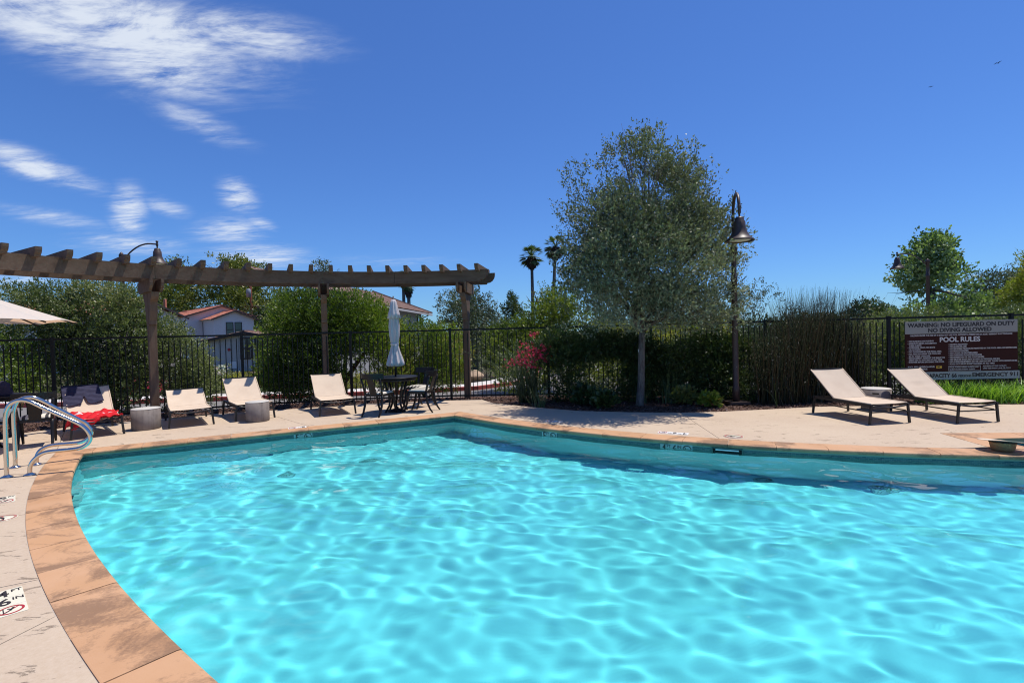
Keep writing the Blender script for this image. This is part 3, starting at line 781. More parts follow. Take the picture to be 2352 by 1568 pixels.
# ------------------------------------------------------------------ sun loungers
def lounger(FLp, FRp, ang, label, splay=0.03, bulge=0.0, rear=None, z0=0.0):
    fl_, fr_ = G(*FLp), G(*FRp); c = (fl_ + fr_) / 2; ex = (fr_ - fl_).normalized()
    if rear: dl = (G(*rear[1], z0) - G(*rear[0], z0)).normalized(); ex = (ex * 0.35 + Vector((dl.y, -dl.x, 0)) * 0.65).normalized()
    W = 0.66; L = 1.30; zs = 0.315
    t = tag(empty('sun_lounger', c, math.atan2(ex.y, ex.x)), label, 'sun lounger', 'cream sling sun loungers round the pool')
    hw = W / 2
    for s in (-1, 1):
        MB().bar((s * hw, 0.0, zs - .02), (s * hw, L, zs - .02), 0.028, 0.045).build('side_rail', M_FRAME, t)
        MB().bar((s * hw, 0.06, zs - .12), (s * hw, L - 0.04, zs - .12), 0.016, 0.018).build('stretcher', M_FRAME, t)
        for y in (0.02, L - 0.03):
            MB().bar((s * hw, y, zs - 0.0), (s * (hw + splay), y + (-0.0 if y < 1 else 0.01), 0.0), 0.034, 0.026, (0, 1, 0)).build('leg', M_FRAME, t)
    MB().bar((-hw, 0.0, zs - .12), (hw, 0.0, zs - .12), 0.016, 0.018).build('stretcher', M_FRAME, t)
    cp = [(-hw + hw * 2 * i / 8, 0.02, zs - 0.022 - 0.035 * math.sin(math.pi * i / 8)) for i in range(9)]
    MB().tube(cp, 0.014, 6).build('end_bar', M_FRAME, t)
    MB().bar((-hw, L, zs - .03), (hw, L, zs - .03), 0.026, 0.035).build('end_bar', M_FRAME, t)
    hy = 0.82; Lb = 0.72
    # seat sling: slight sag
    def sheet(p0, d, up, Ln, sag, name, par, rip=0.0):
        m = MB(); nx, ny = 12, 14; v = []
        for j in range(ny + 1):
            for i in range(nx + 1):
                u = i / nx; w = j / ny
                z = -sag * math.sin(math.pi * u) * (0.35 + 0.65 * math.sin(math.pi * w))
                if rip: z += rip * math.sin(w * 26) * math.exp(-((w - .45) / .22) ** 2) * math.sin(math.pi * u) ** 2
                v.append(Vector(p0) + Vector((-hw + 0.012 + (W - 0.024) * u, 0, 0)) + Vector(d) * (Ln * w) + Vector(up) * z)
        nv = len(v); v += [p - Vector(up) * 0.004 for p in v]
        f = [(j * (nx + 1) + i, j * (nx + 1) + i + 1, (j + 1) * (nx + 1) + i + 1, (j + 1) * (nx + 1) + i) for j in range(ny) for i in range(nx)]
        f += [tuple(k + nv for k in q)[::-1] for q in f]
        m.add(v, f, True)
        # rolled side hems
        for s in (-1, 1): m.tube([Vector(p0) + Vector((s * (hw - .008), 0, 0)) + Vector(d) * (Ln * k / 6) for k in range(7)], 0.011, 6)
        return m.build(name, M_SLING, par)
    sheet((0, 0.03, zs + 0.012), (0, 1, 0), (0, 0, 1), hy - 0.03, 0.02, 'seat', t)
    a = R(ang); d = (0, math.cos(a), math.sin(a)); up = (0, -math.sin(a), math.cos(a))
    sheet((0, hy, zs + 0.012), d, up, Lb, 0.016, 'backrest', t, bulge)
    for s in (-1, 1): MB().bar(Vector((s * (hw - 0.008), hy, zs)) - Vector(up) * 0.004, Vector((s * (hw - 0.008), hy, zs)) + Vector(d) * Lb - Vector(up) * 0.004, 0.018, 0.018).build('back_frame', M_FRAME, t)
    MB().bar(Vector((-hw, hy, zs + .012)) + Vector(d) * Lb, Vector((hw, hy, zs + 0.012)) + Vector(d) * Lb, 0.02, 0.02).build('back_top_bar', M_FRAME, t)
    b0 = Vector((0, hy, zs)) + Vector(d) * (Lb * 0.45); b1 = Vector((0, L - 0.1, zs - 0.05))
    for s in (-1, 1): MB().bar(b0 + Vector((s * 0.22, 0, -.02)), b1 + Vector((s * 0.22, 0, 0)), 0.014).build('prop', M_FRAME, t)
    return t, Vector((c.x, c.y, 0)), ex
lng = {}
lng['R1'] = lounger((1996, 975), (2096, 971), 40, 'cream lounger at right, the nearer to the tall reeds, left of the drum table', rear=((1996, 975), (1857, 947)))
lng['R2'] = lounger((2198, 972), (2300, 969), 38, 'cream lounger with a rippled backrest in front of the pool rules sign', bulge=0.006, rear=((2198, 972), (2038, 944.5)))
lng['L3'] = lounger((739, 955), (814, 951.2), 38, 'cream lounger beside the black dining set, its backrest raised', rear=((739, 955), (696.4, 941.2)))
lng['L2'] = lounger((546, 968), (627.7, 959), 38, 'cream lounger partly hidden behind a concrete drum table', rear=((546, 968), (507, 950)))
lng['L1'] = lounger((394, 983), (487, 975.5), 22, 'cream lounger with low backrest beside the left pergola post', rear=((393.2, 947.2), (364.6, 934.6)), z0=0.315)
lng['L0'] = lounger((171, 1009), (278.8, 998), 40, 'cream lounger with dark shorts over its back and a red towel', rear=((171, 1009), (119, 987.8)))

# drum side tables
def drum(px, py, wpx, h, label, grip=False, mtop=M_DRUMTOP):
    c = G(px, py); k = (py - (763 - 0.0253 * (px - 1176))) / HEYE; r = wpx / k / 2; c = c + Vector((c.x, c.y, 0)).normalized() * r
    t = tag(empty('drum_table', (c.x, c.y, 0), 0.4), label, 'side table', 'round concrete drum side tables')
    MB().lathe([(r * 0.97, 0.0), (r, 0.01), (r, h - 0.0125)], 36).build('drum', M_DRUM, t)
    MB().lathe([(0.0, h - 0.012), (r + 0.001, h - 0.012), (r + 0.001, h - 0.004), (r - 0.004, h), (0.0, h)], 36).build('top', mtop, t)
    if grip:
        a = math.atan2(-c.y, -c.x) - 0.02 - 0.4
        M = Matrix.Rotation(a, 4, 'Z') @ Matrix.Translation((r - .010, 0, h * 0.80))
        m = MB(); m.tube([M @ Vector((0.006, y, 0)) for y in (-.05, -.02, .02, .05)], 0.013, 10); m.build('hand_hole_shade', M_BLACK, t)  # black bar on the drum side stands for the shade inside the hole
    return t
drum(336.5, 988, 58.0, 0.385, 'grey drum table between the towel lounger and the low lounger')
drum(592.5, 969.5, 50.5, 0.385, 'grey drum table in front of the second lounger from the pergola post')
drum(2012.5, 943, 60.0, 0.395, 'dark wood toned drum table with a hand hole between the right loungers', True)

# ------------------------------------------------------------------ ladder handrails
def plane_pt(px, py, A, Bv):
    d = ray(px, py); e = (Bv - A); e.z = 0; nrm = Vector((e.y, -e.x, 0)); o = Vector((0, 0, HEYE))
    t = (A - o).dot(nrm) / d.dot(nrm); return o + d * t
def K5(x, y): return (x / 5.8826, y / 5.8826 + 846.73)
ladder = tag(empty('pool_ladder'), 'pair of looped stainless steel handrails at the pool edge by the tables', 'pool ladder')
rails_px = [[(92, 1462), (86, 1300), (80, 1050), (74, 800), (74, 650), (88, 560), (135, 478), (215, 432), (310, 422), (400, 440), (480, 475), (640, 550), (800, 620), (960, 690), (1075, 745), (1150, 800), (1205, 870), (1222, 930), (1200, 990), (1150, 1035), (1080, 1068), (980, 1085), (800, 1103), (680, 1115), (590, 1135), (510, 1180), (440, 1250), (405, 1330), (402, 1432)],
            [(207, 1332), (203, 1100), (192, 850), (183, 640), (186, 560), (215, 470), (275, 410), (360, 386), (440, 385), (510, 405), (600, 445), (760, 530), (900, 600), (1040, 670), (1150, 725), (1205, 780), (1235, 835), (1230, 890), (1190, 935), (1130, 975), (1040, 1000), (900, 1012), (770, 1022), (680, 1035), (600, 1062), (535, 1110), (500, 1170), (493, 1230), (493, 1294)]]
for rp in rails_px:
    A_, B_ = G(*K5(*rp[0])), G(*K5(*rp[-1]))
    pts = [plane_pt(*K5(*p), A_, B_) for p in rp]; pts[0].z = 0; pts[-1].z = 0
    sm = []
    for i in range(len(pts) - 1):   # Catmull-Rom
        p0, p1, p2, p3 = pts[max(0, i - 1)], pts[i], pts[i + 1], pts[min(len(pts) - 1, i + 2)]
        for k in range(3):
            u = k / 3; sm.append(0.5 * ((2 * p1) + (p2 - p0) * u + (2 * p0 - 5 * p1 + 4 * p2 - p3) * u * u + (3 * p1 - p0 - 3 * p2 + p3) * u ** 3))
    sm.append(pts[-1])
    rl = MB().tube(sm, 0.024, 14).build('handrail', M_STEEL, ladder)
    for c in (A_, B_): MB().lathe([(0.0, 0.0), (0.062, 0.001), (0.060, 0.008), (0.03, 0.022), (0.026, 0.03)], 24, (c.x, c.y, 0)).build('escutcheon', M_STEEL, ladder)
# moulded steps set in the wall below the rails
wall_dir = (NEAR[-1] - NEAR[-4]).normalized(); 
sp0 = min(NEAR, key=lambda p: (p - G(177, 1090)).length); nin = Vector((wall_dir.y, -wall_dir.x, 0))
for z in (-0.33, -0.62, -0.92):
    MB().bar(sp0 + nin * 0.02 - wall_dir * 0.22 + Vector((0, 0, z)), sp0 + nin * 0.02 + wall_dir * 0.22 + Vector((0, 0, z)), 0.10, 0.07).build('step', M_WHITE, ladder).cycles.is_caustics_receiver = True

# ------------------------------------------------------------------ dining sets
M_SEATC = mat('cream_cushion', (0.66, 0.58, 0.46), 0.85)
def m_stripe():
    m = mat('striped_cushion', (0.66, 0.60, 0.50), 0.85); t = coords(m); s = nd(m, 'ShaderNodeSeparateXYZ'); lk(m, t, s.inputs[0])
    w = mth(m, 'PINGPONG', mth(m, 'MULTIPLY', s.outputs[0], 22.0), 1.0); c = mixc(m, mth(m, 'GREATER_THAN', w, 0.55), (0.66, 0.60, 0.50), (0.03, 0.028, 0.03))
    lk(m, c, B(m).inputs['Base Color']); return m
M_STRIPE = m_stripe()
M_CHAIR = mat('black_painted_metal', (0.012, 0.011, 0.012), 0.45, spec=0.3)
def make_chair(cush):
    """klismos chair, sitter faces +Y"""
    t = empty('dining_chair')
    for s in (-1, 1):
        MB().tube([(s * .20, .20, .43), (s * .205, .215, .34), (s * .20, .24, .2), (s * .20, .28, .08), (s * .20, .325, 0)], [.025, .026, .024, .020, .017], 8).build('leg', M_CHAIR, t)
        MB().tube([(s * .20, -.19, .43), (s * .20, -.20, .34), (s * .20, -.22, .2), (s * .20, -.27, .08), (s * .20, -.33, 0)], [.025, .026, .024, .020, .017], 8).build('leg', M_CHAIR, t)
        MB().tube([(s * .20, -.19, .42), (s * .205, -.215, .52), (s * .215, -.25, .65), (s * .225, -.285, .76)], [.023, .022, .021, .020], 8).build('back_post', M_CHAIR, t)
    m = MB()
    m.bar((-.21, .20, .42), (.21, .20, .42), .03, .045).bar((-.21, -.19, .42), (.21, -.19, .42), .03, .045).bar((-.20, -.19, .42), (-.20, .20, .42), .03, .045).bar((.20, -.19, .42), (.20, .20, .42), .03, .045)
    m.box((0, 0, .435), (.38, .36, .012)); m.build('seat_frame', M_CHAIR, t)
    v = []; nx = 12
    for i in range(nx + 1):
        u = i / nx * 2 - 1
        for (yo, z) in ((0, .745), (0, .865), (-.022, .865), (-.022, .745)): v.append((u * .265, -.315 + .11 * u * u + yo - (z - .745) * .12, z + 0.0))
    f = [(i * 4 + k, i * 4 + (k + 1) % 4, (i + 1) * 4 + (k + 1) % 4, (i + 1) * 4 + k) for i in range(nx) for k in range(4)] + [(0, 1, 2, 3), tuple(nx * 4 + k for k in (3, 2, 1, 0))]
    MB().add(v, f).build('back_rail', M_CHAIR, t)
    v = []
    for i in range(7):
        z = .43 + .33 * i / 6; y = -.20 - .11 * (i / 6) ** 1.2
        for (x, yo) in ((-.075, 0), (.075, 0), (.075, -.012), (-.075, -.012)): v.append((x, y + yo, z))
    MB().add(v, [(i * 4 + k, i * 4 + (k + 1) % 4, (i + 1) * 4 + (k + 1) % 4, (i + 1) * 4 + k) for i in range(6) for k in range(4)]).build('back_splat', M_CHAIR, t)
    if cush is not None:
        m = MB(); N_ = 10; v = []
        for j in range(N_ + 1):
            for i in range(N_ + 1):
                u, w = i / N_ * 2 - 1, j / N_ * 2 - 1; e = max(0, 1 - max(abs(u), abs(w)) ** 6)
                v.append((u * .20, .01 + w * .195, .462 + .028 * e))
        nv = len(v); v += [(a, b, .444) for a, b, c in v]
        f = [(j * (N_ + 1) + i, j * (N_ + 1) + i + 1, (j + 1) * (N_ + 1) + i + 1, (j + 1) * (N_ + 1) + i) for j in range(N_) for i in range(N_)]
        bd = [i for i in range(N_ + 1)] + [(j + 1) * (N_ + 1) - 1 for j in range(1, N_ + 1)] + [N_ * (N_ + 1) + i for i in range(N_ - 1, -1, -1)] + [j * (N_ + 1) for j in range(N_ - 1, 0, -1)]
        f += [(bd[k], bd[(k + 1) % len(bd)], bd[(k + 1) % len(bd)] + nv, bd[k] + nv) for k in range(len(bd))]
        m.add(v, f, True).build('cushion', cush, t)
    return t
chair_a = make_chair(M_STRIPE)
def chair(loc, rz, label, src=None, grp='black klismos dining chairs'):
    t = src or copy_tree(chair_a); t.location = (loc[0], loc[1], 0); t.rotation_euler = (0, 0, rz); return tag(t, label, 'chair', grp)
def dining_table(c, label, rtop=0.46):
    t = tag(empty('round_table', (c.x, c.y, 0)), label, 'table', 'round black metal dining tables')
    m = MB().lathe([(rtop - .02, .715), (rtop, .715), (rtop, .74), (rtop - .012, .745), (0.03, .745)], 40); m.build('table_top', M_CHAIR, t)
    MB().lathe([(rtop - .06, .66), (rtop - .045, .66), (rtop - .045, .715), (rtop - .06, .715), (rtop - .06, .66)], 40).build('apron', M_CHAIR, t)
    for k in range(4):
        a = math.pi / 4 + k * math.pi / 2; ca, sa = math.cos(a), math.sin(a)
        MB().tube([(ca * .30, sa * .30, .70), (ca * .22, sa * .22, .5), (ca * .15, sa * .15, .3), (ca * .17, sa * .17, .14), (ca * .27, sa * .27, 0.0)], [.024, .023, .022, .022, .022], 8).build('leg', M_CHAIR, t)
    MB().lathe([(0.0, 0.0), (.18, 0.0), (.18, .03), (.05, .06), (.04, .10), (.0, .1)], 24).build('umbrella_base', M_CHAIR, t)
    return t
T1 = G(911, 944)
dining_table(T1, 'round black dining table holding the closed grey umbrella')
chair((T1.x - 0.25, T1.y - 0.42), R(-20), 'black dining chair left of the closed umbrella, its back turned to the pool', chair_a)
chair((T1.x + 0.55, T1.y - 0.05), R(76), 'black dining chair right of the closed umbrella, seen from the side')
chair((T1.x + 0.38, T1.y + 0.62), R(150), 'black dining chair behind the table with the closed umbrella')

# closed umbrella
M_UMBC = m_concrete('grey_umbrella_canvas', (0.52, 0.47, 0.48), (0.44, 0.40, 0.41), 3); B(M_UMBC).inputs['Roughness'].default_value = 0.9
um = tag(empty('closed_umbrella', (T1.x, T1.y, 0)), 'closed pale grey patio umbrella standing in the round black table', 'umbrella')
MB().tube([(0, 0, .05), (0, 0, 2.36)], 0.019, 12).build('pole', M_CHAIR, um)
def folds(k, amp, ph=0.0): return lambda a, z: 1 + amp * math.cos(k * a + ph + z * 2.2) + amp * 0.4 * math.cos((k * 2 + 1) * a + z * 5)
MB().lathe([(0.022, 0.98), (0.11, 0.955), (0.172, 0.99), (0.16, 1.05), (0.13, 1.16), (0.095, 1.28), (0.066, 1.40), (0.060, 1.44), (0.075, 1.50), (0.092, 1.62), (0.098, 1.80), (0.088, 1.98), (0.075, 2.10), (0.05, 2.30)], 72, fn=folds(8, 0.17)).build('canopy', M_UMBC, um)
MB().lathe([(0.10, 1.985), (0.132, 1.975), (0.110, 2.08), (0.08, 2.20), (0.062, 2.32), (0.035, 2.38), (0.0, 2.385)], 60, fn=folds(8, 0.10, 1.0)).build('top_vent', M_UMBC, um)
MB().lathe([(0.078, 1.405), (0.086, 1.42), (0.086, 1.445), (0.078, 1.46)], 24, fn=folds(8, 0.04)).build('tie_strap', M_UMBC, um)
MB().add([(0.05, -0.06, 1.46), (0.11, -0.09, 1.50), (0.10, -0.10, 1.40), (0.03, -0.13, 1.15), (-0.02, -0.12, 1.10), (0.02, -0.09, 1.40)], [(0, 1, 2, 5), (2, 3, 4, 5)]).build('loose_flap', M_UMBC, um)

# left dining set with open parasol
T2 = Vector((-9.05, 8.95, 0))
dining_table(T2, 'round black dining table at the left edge beyond the chairs')
chair((-7.68, 8.22), R(38), 'black dining chair seen from behind beside the steel handrails')
chair((-8.42, 7.85), R(-15), 'black dining chair cut by the left edge of the picture', )
M_PARA = mat('cream_parasol_canvas', (0.80, 0.74, 0.66), 0.8, spec=0.2)
_t = nd(M_PARA, 'ShaderNodeBsdfTranslucent'); _t.inputs[0].default_value = (0.80, 0.50, 0.30, 1); _x = nd(M_PARA, 'ShaderNodeMixShader'); _x.inputs[0].default_value = 0.38
lk(M_PARA, B(M_PARA).outputs[0], _x.inputs[1]); lk(M_PARA, _t.outputs[0], _x.inputs[2]); lk(M_PARA, _x.outputs[0], M_PARA.node_tree.nodes['Material Output'].inputs[0])
pz = 1.965; pr = 1.50
ps = tag(empty('open_parasol', (-8.34, 7.55, 0)), 'open cream canvas parasol at the left edge above the black chairs', 'parasol')
MB().lathe([(0, 0), (.26, 0), (.26, .04), (.05, .08), (.03, .2), (0, .2)], 24).build('base', M_CHAIR, ps)
MB().tube([(0, 0, .05), (0, 0, 2.64)], 0.02, 12).build('pole', M_CHAIR, ps)
v = []; f = []; off = R(45)
for j in range(9):
    r = pr * j / 8
    for k in range(32):
        a = off + 2 * math.pi * k / 32; w = (k % 4) / 4; sag = 1 - 0.076 * math.sin(math.pi * w) * 1.0
        rr = r * sag; z = pz + 0.60 * (1 - (j / 8)) ** 1.05 - 0.03 * math.sin(math.pi * w) * math.sin(math.pi * j / 8)
        if j == 8: z = pz + 0.03 * math.sin(math.pi * w)
        v.append((rr * math.cos(a), rr * math.sin(a), z))
f = [(j * 32 + k, j * 32 + (k + 1) % 32, (j + 1) * 32 + (k + 1) % 32, (j + 1) * 32 + k) for j in range(8) for k in range(32)]
can = MB().add(v, f, False).build('canopy', M_PARA, ps)
for k in range(8):
    a = off + 2 * math.pi * k / 8; e = Vector((math.cos(a), math.sin(a), 0))
    MB().bar(e * 0.04 + Vector((0, 0, pz + 0.54)), e * (pr - .02) + Vector((0, 0, pz - 0.022)), 0.014, 0.02).build('rib', M_CHAIR, ps)
    MB().bar(e * 0.04 + Vector((0, 0, pz + 0.02)), e * 0.85 + Vector((0, 0, pz + 0.24)), 0.010, 0.014).build('strut', M_CHAIR, ps)

# ------------------------------------------------------------------ shorts and towel on the first lounger
def m_cloth(name, base, dark):
    m = mat(name, base, 0.9, spec=0.15); n = noise(m, coords(m), 14, 5, 0.6); w = noise(m, coords(m), 300, 2, 0.5)
    lk(m, mixc(m, n, base, dark), B(m).inputs['Base Color']); bump(m, w, 0.002, 0.5); return m
M_SHORTS = m_cloth('dark_shorts_cloth', (0.050, 0.048, 0.085), (0.028, 0.027, 0.05))
L0t, L0c, L0x = lng['L0']; M0 = L0t.matrix_basis.copy() if False else (Matrix.Translation(L0c) @ Matrix.Rotation(math.atan2(L0x.y, L0x.x), 4, 'Z'))
a = R(40); dvec = Vector((0, math.cos(a), math.sin(a))); upv = Vector((0, -math.sin(a), math.cos(a))); hinge = Vector((0, 0.82, 0.327))
def on_back(x, s, h):   # x across, s down from the top bar, h off the cloth
    return M0 @ (hinge + Vector((x, 0, 0)) + dvec * (0.735 - s) + upv * (h + 0.012))
v = []; f = []; nx, ny = 44, 22
rnd = np.random.default_rng(2)
def sh_h(x, s):
    return 0.012 + 0.010 * math.sin(x * 38 + s * 22) * min(1, s * 5) + 0.008 * math.sin(x * 17 - s * 48 + 1) + 0.016 * math.exp(-((x + 0.01 + s * .2) / 0.03) ** 2) * s / 0.3
for j in range(ny + 1):
    w = j / ny
    for i in range(nx + 1):
        u = i / nx; x = -0.37 + 0.54 * u
        ln = 0.50 + (0.02 * math.sin(u * 9)) - 0.20 * math.exp(-((u - 0.56) / 0.05) ** 2) - 0.14 * max(0, u - 0.55)
        x2 = x + w * (0.05 if u > .56 else -0.0) * (abs(u - .56) * 2); s = ln * w
        v.append(on_back(x2, s, sh_h(x, s) + (0 if w > .03 else -0.012)))
f = [(j * (nx + 1) + i, j * (nx + 1) + i + 1, (j + 1) * (nx + 1) + i + 1, (j + 1) * (nx + 1) + i) for j in range(ny) for i in range(nx)]
m = MB().add(v, f, True); b0 = len(m.v); 
v2 = []                                     # the part that hangs behind the top bar
for j in range(5):
    for i in range(nx + 1): x = -0.37 + 0.54 * i / nx; v2.append(on_back(x, -0.012 + (0 if j == 0 else 0.0), 0.0) + (M0.to_3x3() @ Vector((0, 0.012 * min(j, 1), 0))) + Vector((0, 0, 0.014 if j == 0 else 0.008 - 0.05 * (j - 1))))
m.add(v2, [(j * (nx + 1) + i, j * (nx + 1) + i + 1, (j + 1) * (nx + 1) + i + 1, (j + 1) * (nx + 1) + i) for j in range(4) for i in range(nx)], True)
sh = m.build('swim_shorts', M_SHORTS); sol = sh.modifiers.new('s', 'SOLIDIFY'); sol.thickness = 0.006
tag(sh, 'dark navy swim shorts draped over the back of the leftmost lounger', 'shorts')

m_t = m_cloth('red_towel_terry', (0.66, 0.025, 0.035), (0.50, 0.015, 0.02))
ta = nd(m_t, 'ShaderNodeAttribute', attribute_name='tint')
prev_c = B(m_t).inputs['Base Color'].links[0].from_socket
lk(m_t, mixc(m_t, ta.outputs['Fac'], prev_c, (0.72, 0.62, 0.62)), B(m_t).inputs['Base Color'])
nx, ny = 60, 50; v = []; tn = []
for j in range(ny + 1):
    w = j / ny
    for i in range(nx + 1):
        u = i / nx
        x = -0.37 + 0.70 * u; y = 0.84 - 0.84 * w + 0.07 * math.sin(u * 5.5 + .4) * (1 - w)
        x += 0.04 * math.sin(w * 7)
        z = 0.345 + 0.014 * math.sin(x * 26 + y * 30) + 0.010 * math.sin(x * 55 - y * 14 + 2) + 0.05 * math.exp(-((y - 0.70) / 0.07) ** 2) * (0.5 + 0.5 * math.sin(u * 11)) + 0.008 * math.sin(y * 70 + x * 8)
        if x < -0.335: z -= (-0.335 - x) * 2.2 + 0.01
        if w > 0.93 and u < 0.55: z -= (w - 0.93) * 2.2 * (1 - u)
        v.append(M0 @ Vector((x, y, z)))
f = [(j * (nx + 1) + i, j * (nx + 1) + i + 1, (j + 1) * (nx + 1) + i + 1, (j + 1) * (nx + 1) + i) for j in range(ny) for i in range(nx)]
tm = MB().add(v, f, True); me = tm.mesh('beach_towel')
at = me.attributes.new('tint', 'FLOAT', 'POINT')
at.data.foreach_set('value', [1.0 if 0.32 < (k // (nx + 1)) / ny + 0.05 * math.sin((k % (nx + 1)) / nx * 5) < 0.385 else 0.0 for k in range(len(v))])
tw = link('beach_towel', me, m_t); sol = tw.modifiers.new('s', 'SOLIDIFY'); sol.thickness = 0.009
tag(tw, 'red towel with one white stripe crumpled on the leftmost lounger seat', 'towel')

# straw hat
def m_straw():
    m = mat('woven_straw', (0.50, 0.33, 0.17), 0.8); co = coords(m, (1, 1, 2.2)); n1 = noise(m, co, 90, 3, 0.6); n2 = noise(m, co, 12, 4, 0.6)
    c = mixc(m, ramp(m, n1, [(0.35, (0, 0, 0)), (0.65, (1, 1, 1))]), (0.26, 0.14, 0.055), (0.50, 0.32, 0.15)); c = mixc(m, mth(m, 'MULTIPLY', n2, 0.5), c, (0.34, 0.20, 0.09))
    lk(m, c, B(m).inputs['Base Color']); bump(m, n1, 0.003, 0.8); return m
M_STRAW = m_straw()
hc = G(2303, 1034); hc.z = 0.0
hat = tag(empty('straw_hat', (hc.x, hc.y, 0.004), -0.78), 'straw hat lying upside down on the stones between pool and spa', 'hat')
hat_parts = [MB().lathe([(0.0, 0.004), (0.100, 0.003), (0.112, 0.010), (0.122, 0.06), (0.131, 0.115), (0.127, 0.118), (0.118, 0.06), (0.105, 0.014), (0.0, 0.010)], 36).build('crown', M_STRAW, hat)]
hat_parts.append(MB().lathe([(0.1285, 0.092), (0.131, 0.092), (0.1345, 0.114), (0.1325, 0.114), (0.1285, 0.092)], 36).build('hat_band', mat('dark_ribbon', (0.015, 0.012, 0.012), 0.7), hat))
for q_ in hat_parts:
    for vv_ in q_.data.vertices: vv_.co.z -= 0.15 * vv_.co.y * max(0.0, vv_.co.z) / 0.118
v = []; nr = 6
for j in range(nr + 1):
    for k in range(48):
        an = 2 * math.pi * k / 48; r = 0.132 + (0.098 + 0.010 * math.cos(2 * an)) * j / nr
        v.append((r * math.cos(an), r * math.sin(an) * 0.96, 0.118 + 0.007 * (j / nr) ** 2 * math.cos(an * 2 + 1.9) - 0.15 * r * math.sin(an)))
f = [(j * 48 + k, j * 48 + (k + 1) % 48, (j + 1) * 48 + (k + 1) % 48, (j + 1) * 48 + k) for j in range(nr) for k in range(48)]
br = MB().add(v, f, True).build('brim', mat('pale_straw_brim', (0.70, 0.56, 0.42), 0.8), hat); br.modifiers.new('s', 'SOLIDIFY').thickness = 0.005

# dark bag on the left table
b = MB(); v = []
for j in range(9):
    for k in range(16):
        an = 2 * math.pi * k / 16; zz = j / 8; r = (0.16 - .04 * zz) * (1 - 0.9 * max(0, zz - .8) * 5 * 0.9) * (1 + 0.08 * math.sin(3 * an + zz * 5)); v.append((r * math.cos(an) * 1.25, r * math.sin(an) * .8, zz * 0.24 + 0.02 * math.sin(an * 2) * zz))
bag = b.add(v, [(j * 16 + k, j * 16 + (k + 1) % 16, (j + 1) * 16 + (k + 1) % 16, (j + 1) * 16 + k) for j in range(8) for k in range(16)] + [tuple(range(16))[::-1], tuple(128 + k for k in range(16))], True).build('tote_bag', M_SHORTS, None, (T2.x + 0.12, T2.y - .05, 0.747))
tag(bag, 'dark soft bag lying on the left table under the parasol', 'bag')

# ------------------------------------------------------------------ lettering
def text(s, parent, m, size, loc, rot=None, width=None, align='CENTER', bold=0.0, ext=0.0015, name='lettering'):
    c = bpy.data.curves.new(name, 'FONT'); c.body = s; c.size = size; c.align_x = align; c.align_y = 'CENTER'; c.extrude = ext; c.offset = bold; c.resolution_u = 3
    o = bpy.data.objects.new(name, c); col.objects.link(o); c.materials.append(m); o.parent = parent; o.location = loc
    if rot is not None: o.rotation_euler = rot
    dg = bpy.context.evaluated_depsgraph_get(); me = bpy.data.meshes.new_from_object(o.evaluated_get(dg)); me.name = name
    xs_ = [q.co.x for q in me.vertices]; w = (max(xs_) - min(xs_)) if xs_ else 0
    k = (width / w) if (width and w > 0) else 1.0
    bpy.data.objects.remove(o); bpy.data.curves.remove(c)
    if len(me.materials) == 0: me.materials.append(m)
    o = bpy.data.objects.new(name, me); col.objects.link(o); o.parent = parent; o.location = loc
    if rot is not None: o.rotation_euler = rot
    o.scale.x = k
    return o
M_INK = mat('sign_ink', (0.025, 0.018, 0.016), 0.5); M_SIGNW = mat('sign_cream', (0.32, 0.305, 0.265), 0.6, spec=0.2); M_SIGNB = mat('sign_brown', (0.040, 0.010, 0.007), 0.6, spec=0.15)
M_LET = mat('sign_letter_cream', (0.62, 0.58, 0.54), 0.5); M_YEL = mat('sign_yellow', (0.65, 0.38, 0.02), 0.5); M_SIGNG = mat('sign_grey', (0.33, 0.35, 0.33), 0.5)
# sign plane: measured corners on the fence
a_ = FL[6]; b_ = FL[7]
def on_fence(px, py):
    q = plane_pt(px, py, a_ + Vector((0, -0.07, 0)), b_ + Vector((0, -0.07, 0))); return q
TLc = on_fence(2078.5, 742.5); TR = on_fence(2336.5, 729.5); BRc = on_fence(2339, 868)
SW = (Vector((TR.x, TR.y, 0)) - Vector((TLc.x, TLc.y, 0))).length; ztop = (TLc.z + TR.z) / 2; zbot = BRc.z; SH = ztop - zbot
print('sign', SW, SH, ztop)
sdir = (b_ - a_).normalized(); sang = math.atan2(sdir.y, sdir.x)
sign = tag(empty('pool_rules_sign', (TLc.x, TLc.y, ztop), sang), 'brown and cream pool rules warning sign fixed to the black fence', 'sign')
def SB(name, u0, u1, v0, v1, m, y=0.0, th=0.012):
    return MB().box(((u0 + u1) / 2 * SW, y, -(v0 + v1) / 2 * SH), ((u1 - u0) * SW, th, (v1 - v0) * SH)).build(name, m, sign)
SB('header_panel', 0, 1, 0, 0.212, M_SIGNW); SB('rules_panel', 0.0, 1, 0.214, 0.862, M_SIGNB); SB('footer_panel', 0.012, 1.012, 0.866, 1.0, M_SIGNG, -0.006)
def ST(s, u, v_, h, width=None, m=M_LET, align='CENTER', bold=0.0, y=-0.0075):
    sz = h * SH / 0.70
    return text(s, sign, m, sz, (u * SW, y, -v_ * SH), (R(90), 0, 0), width * SW if width else None, align, bold)
ST('WARNING: NO LIFEGUARD ON DUTY', 0.497, 0.068, 0.066, 0.955, M_INK, bold=0.004); ST('NO DIVING ALLOWED', 0.487, 0.158, 0.066, 0.565, M_INK, bold=0.004)
ST('CHILDREN UNDER THE AGE OF 18 SHALL NOT USE POOL WITHOUT A PARENT OR AN ADULT RESIDENT IN ATTENDANCE', 0.497, 0.242, 0.024, 0.91, bold=0.001)
ST('POOL RULES', 0.487, 0.322, 0.080, 0.36, bold=0.004)
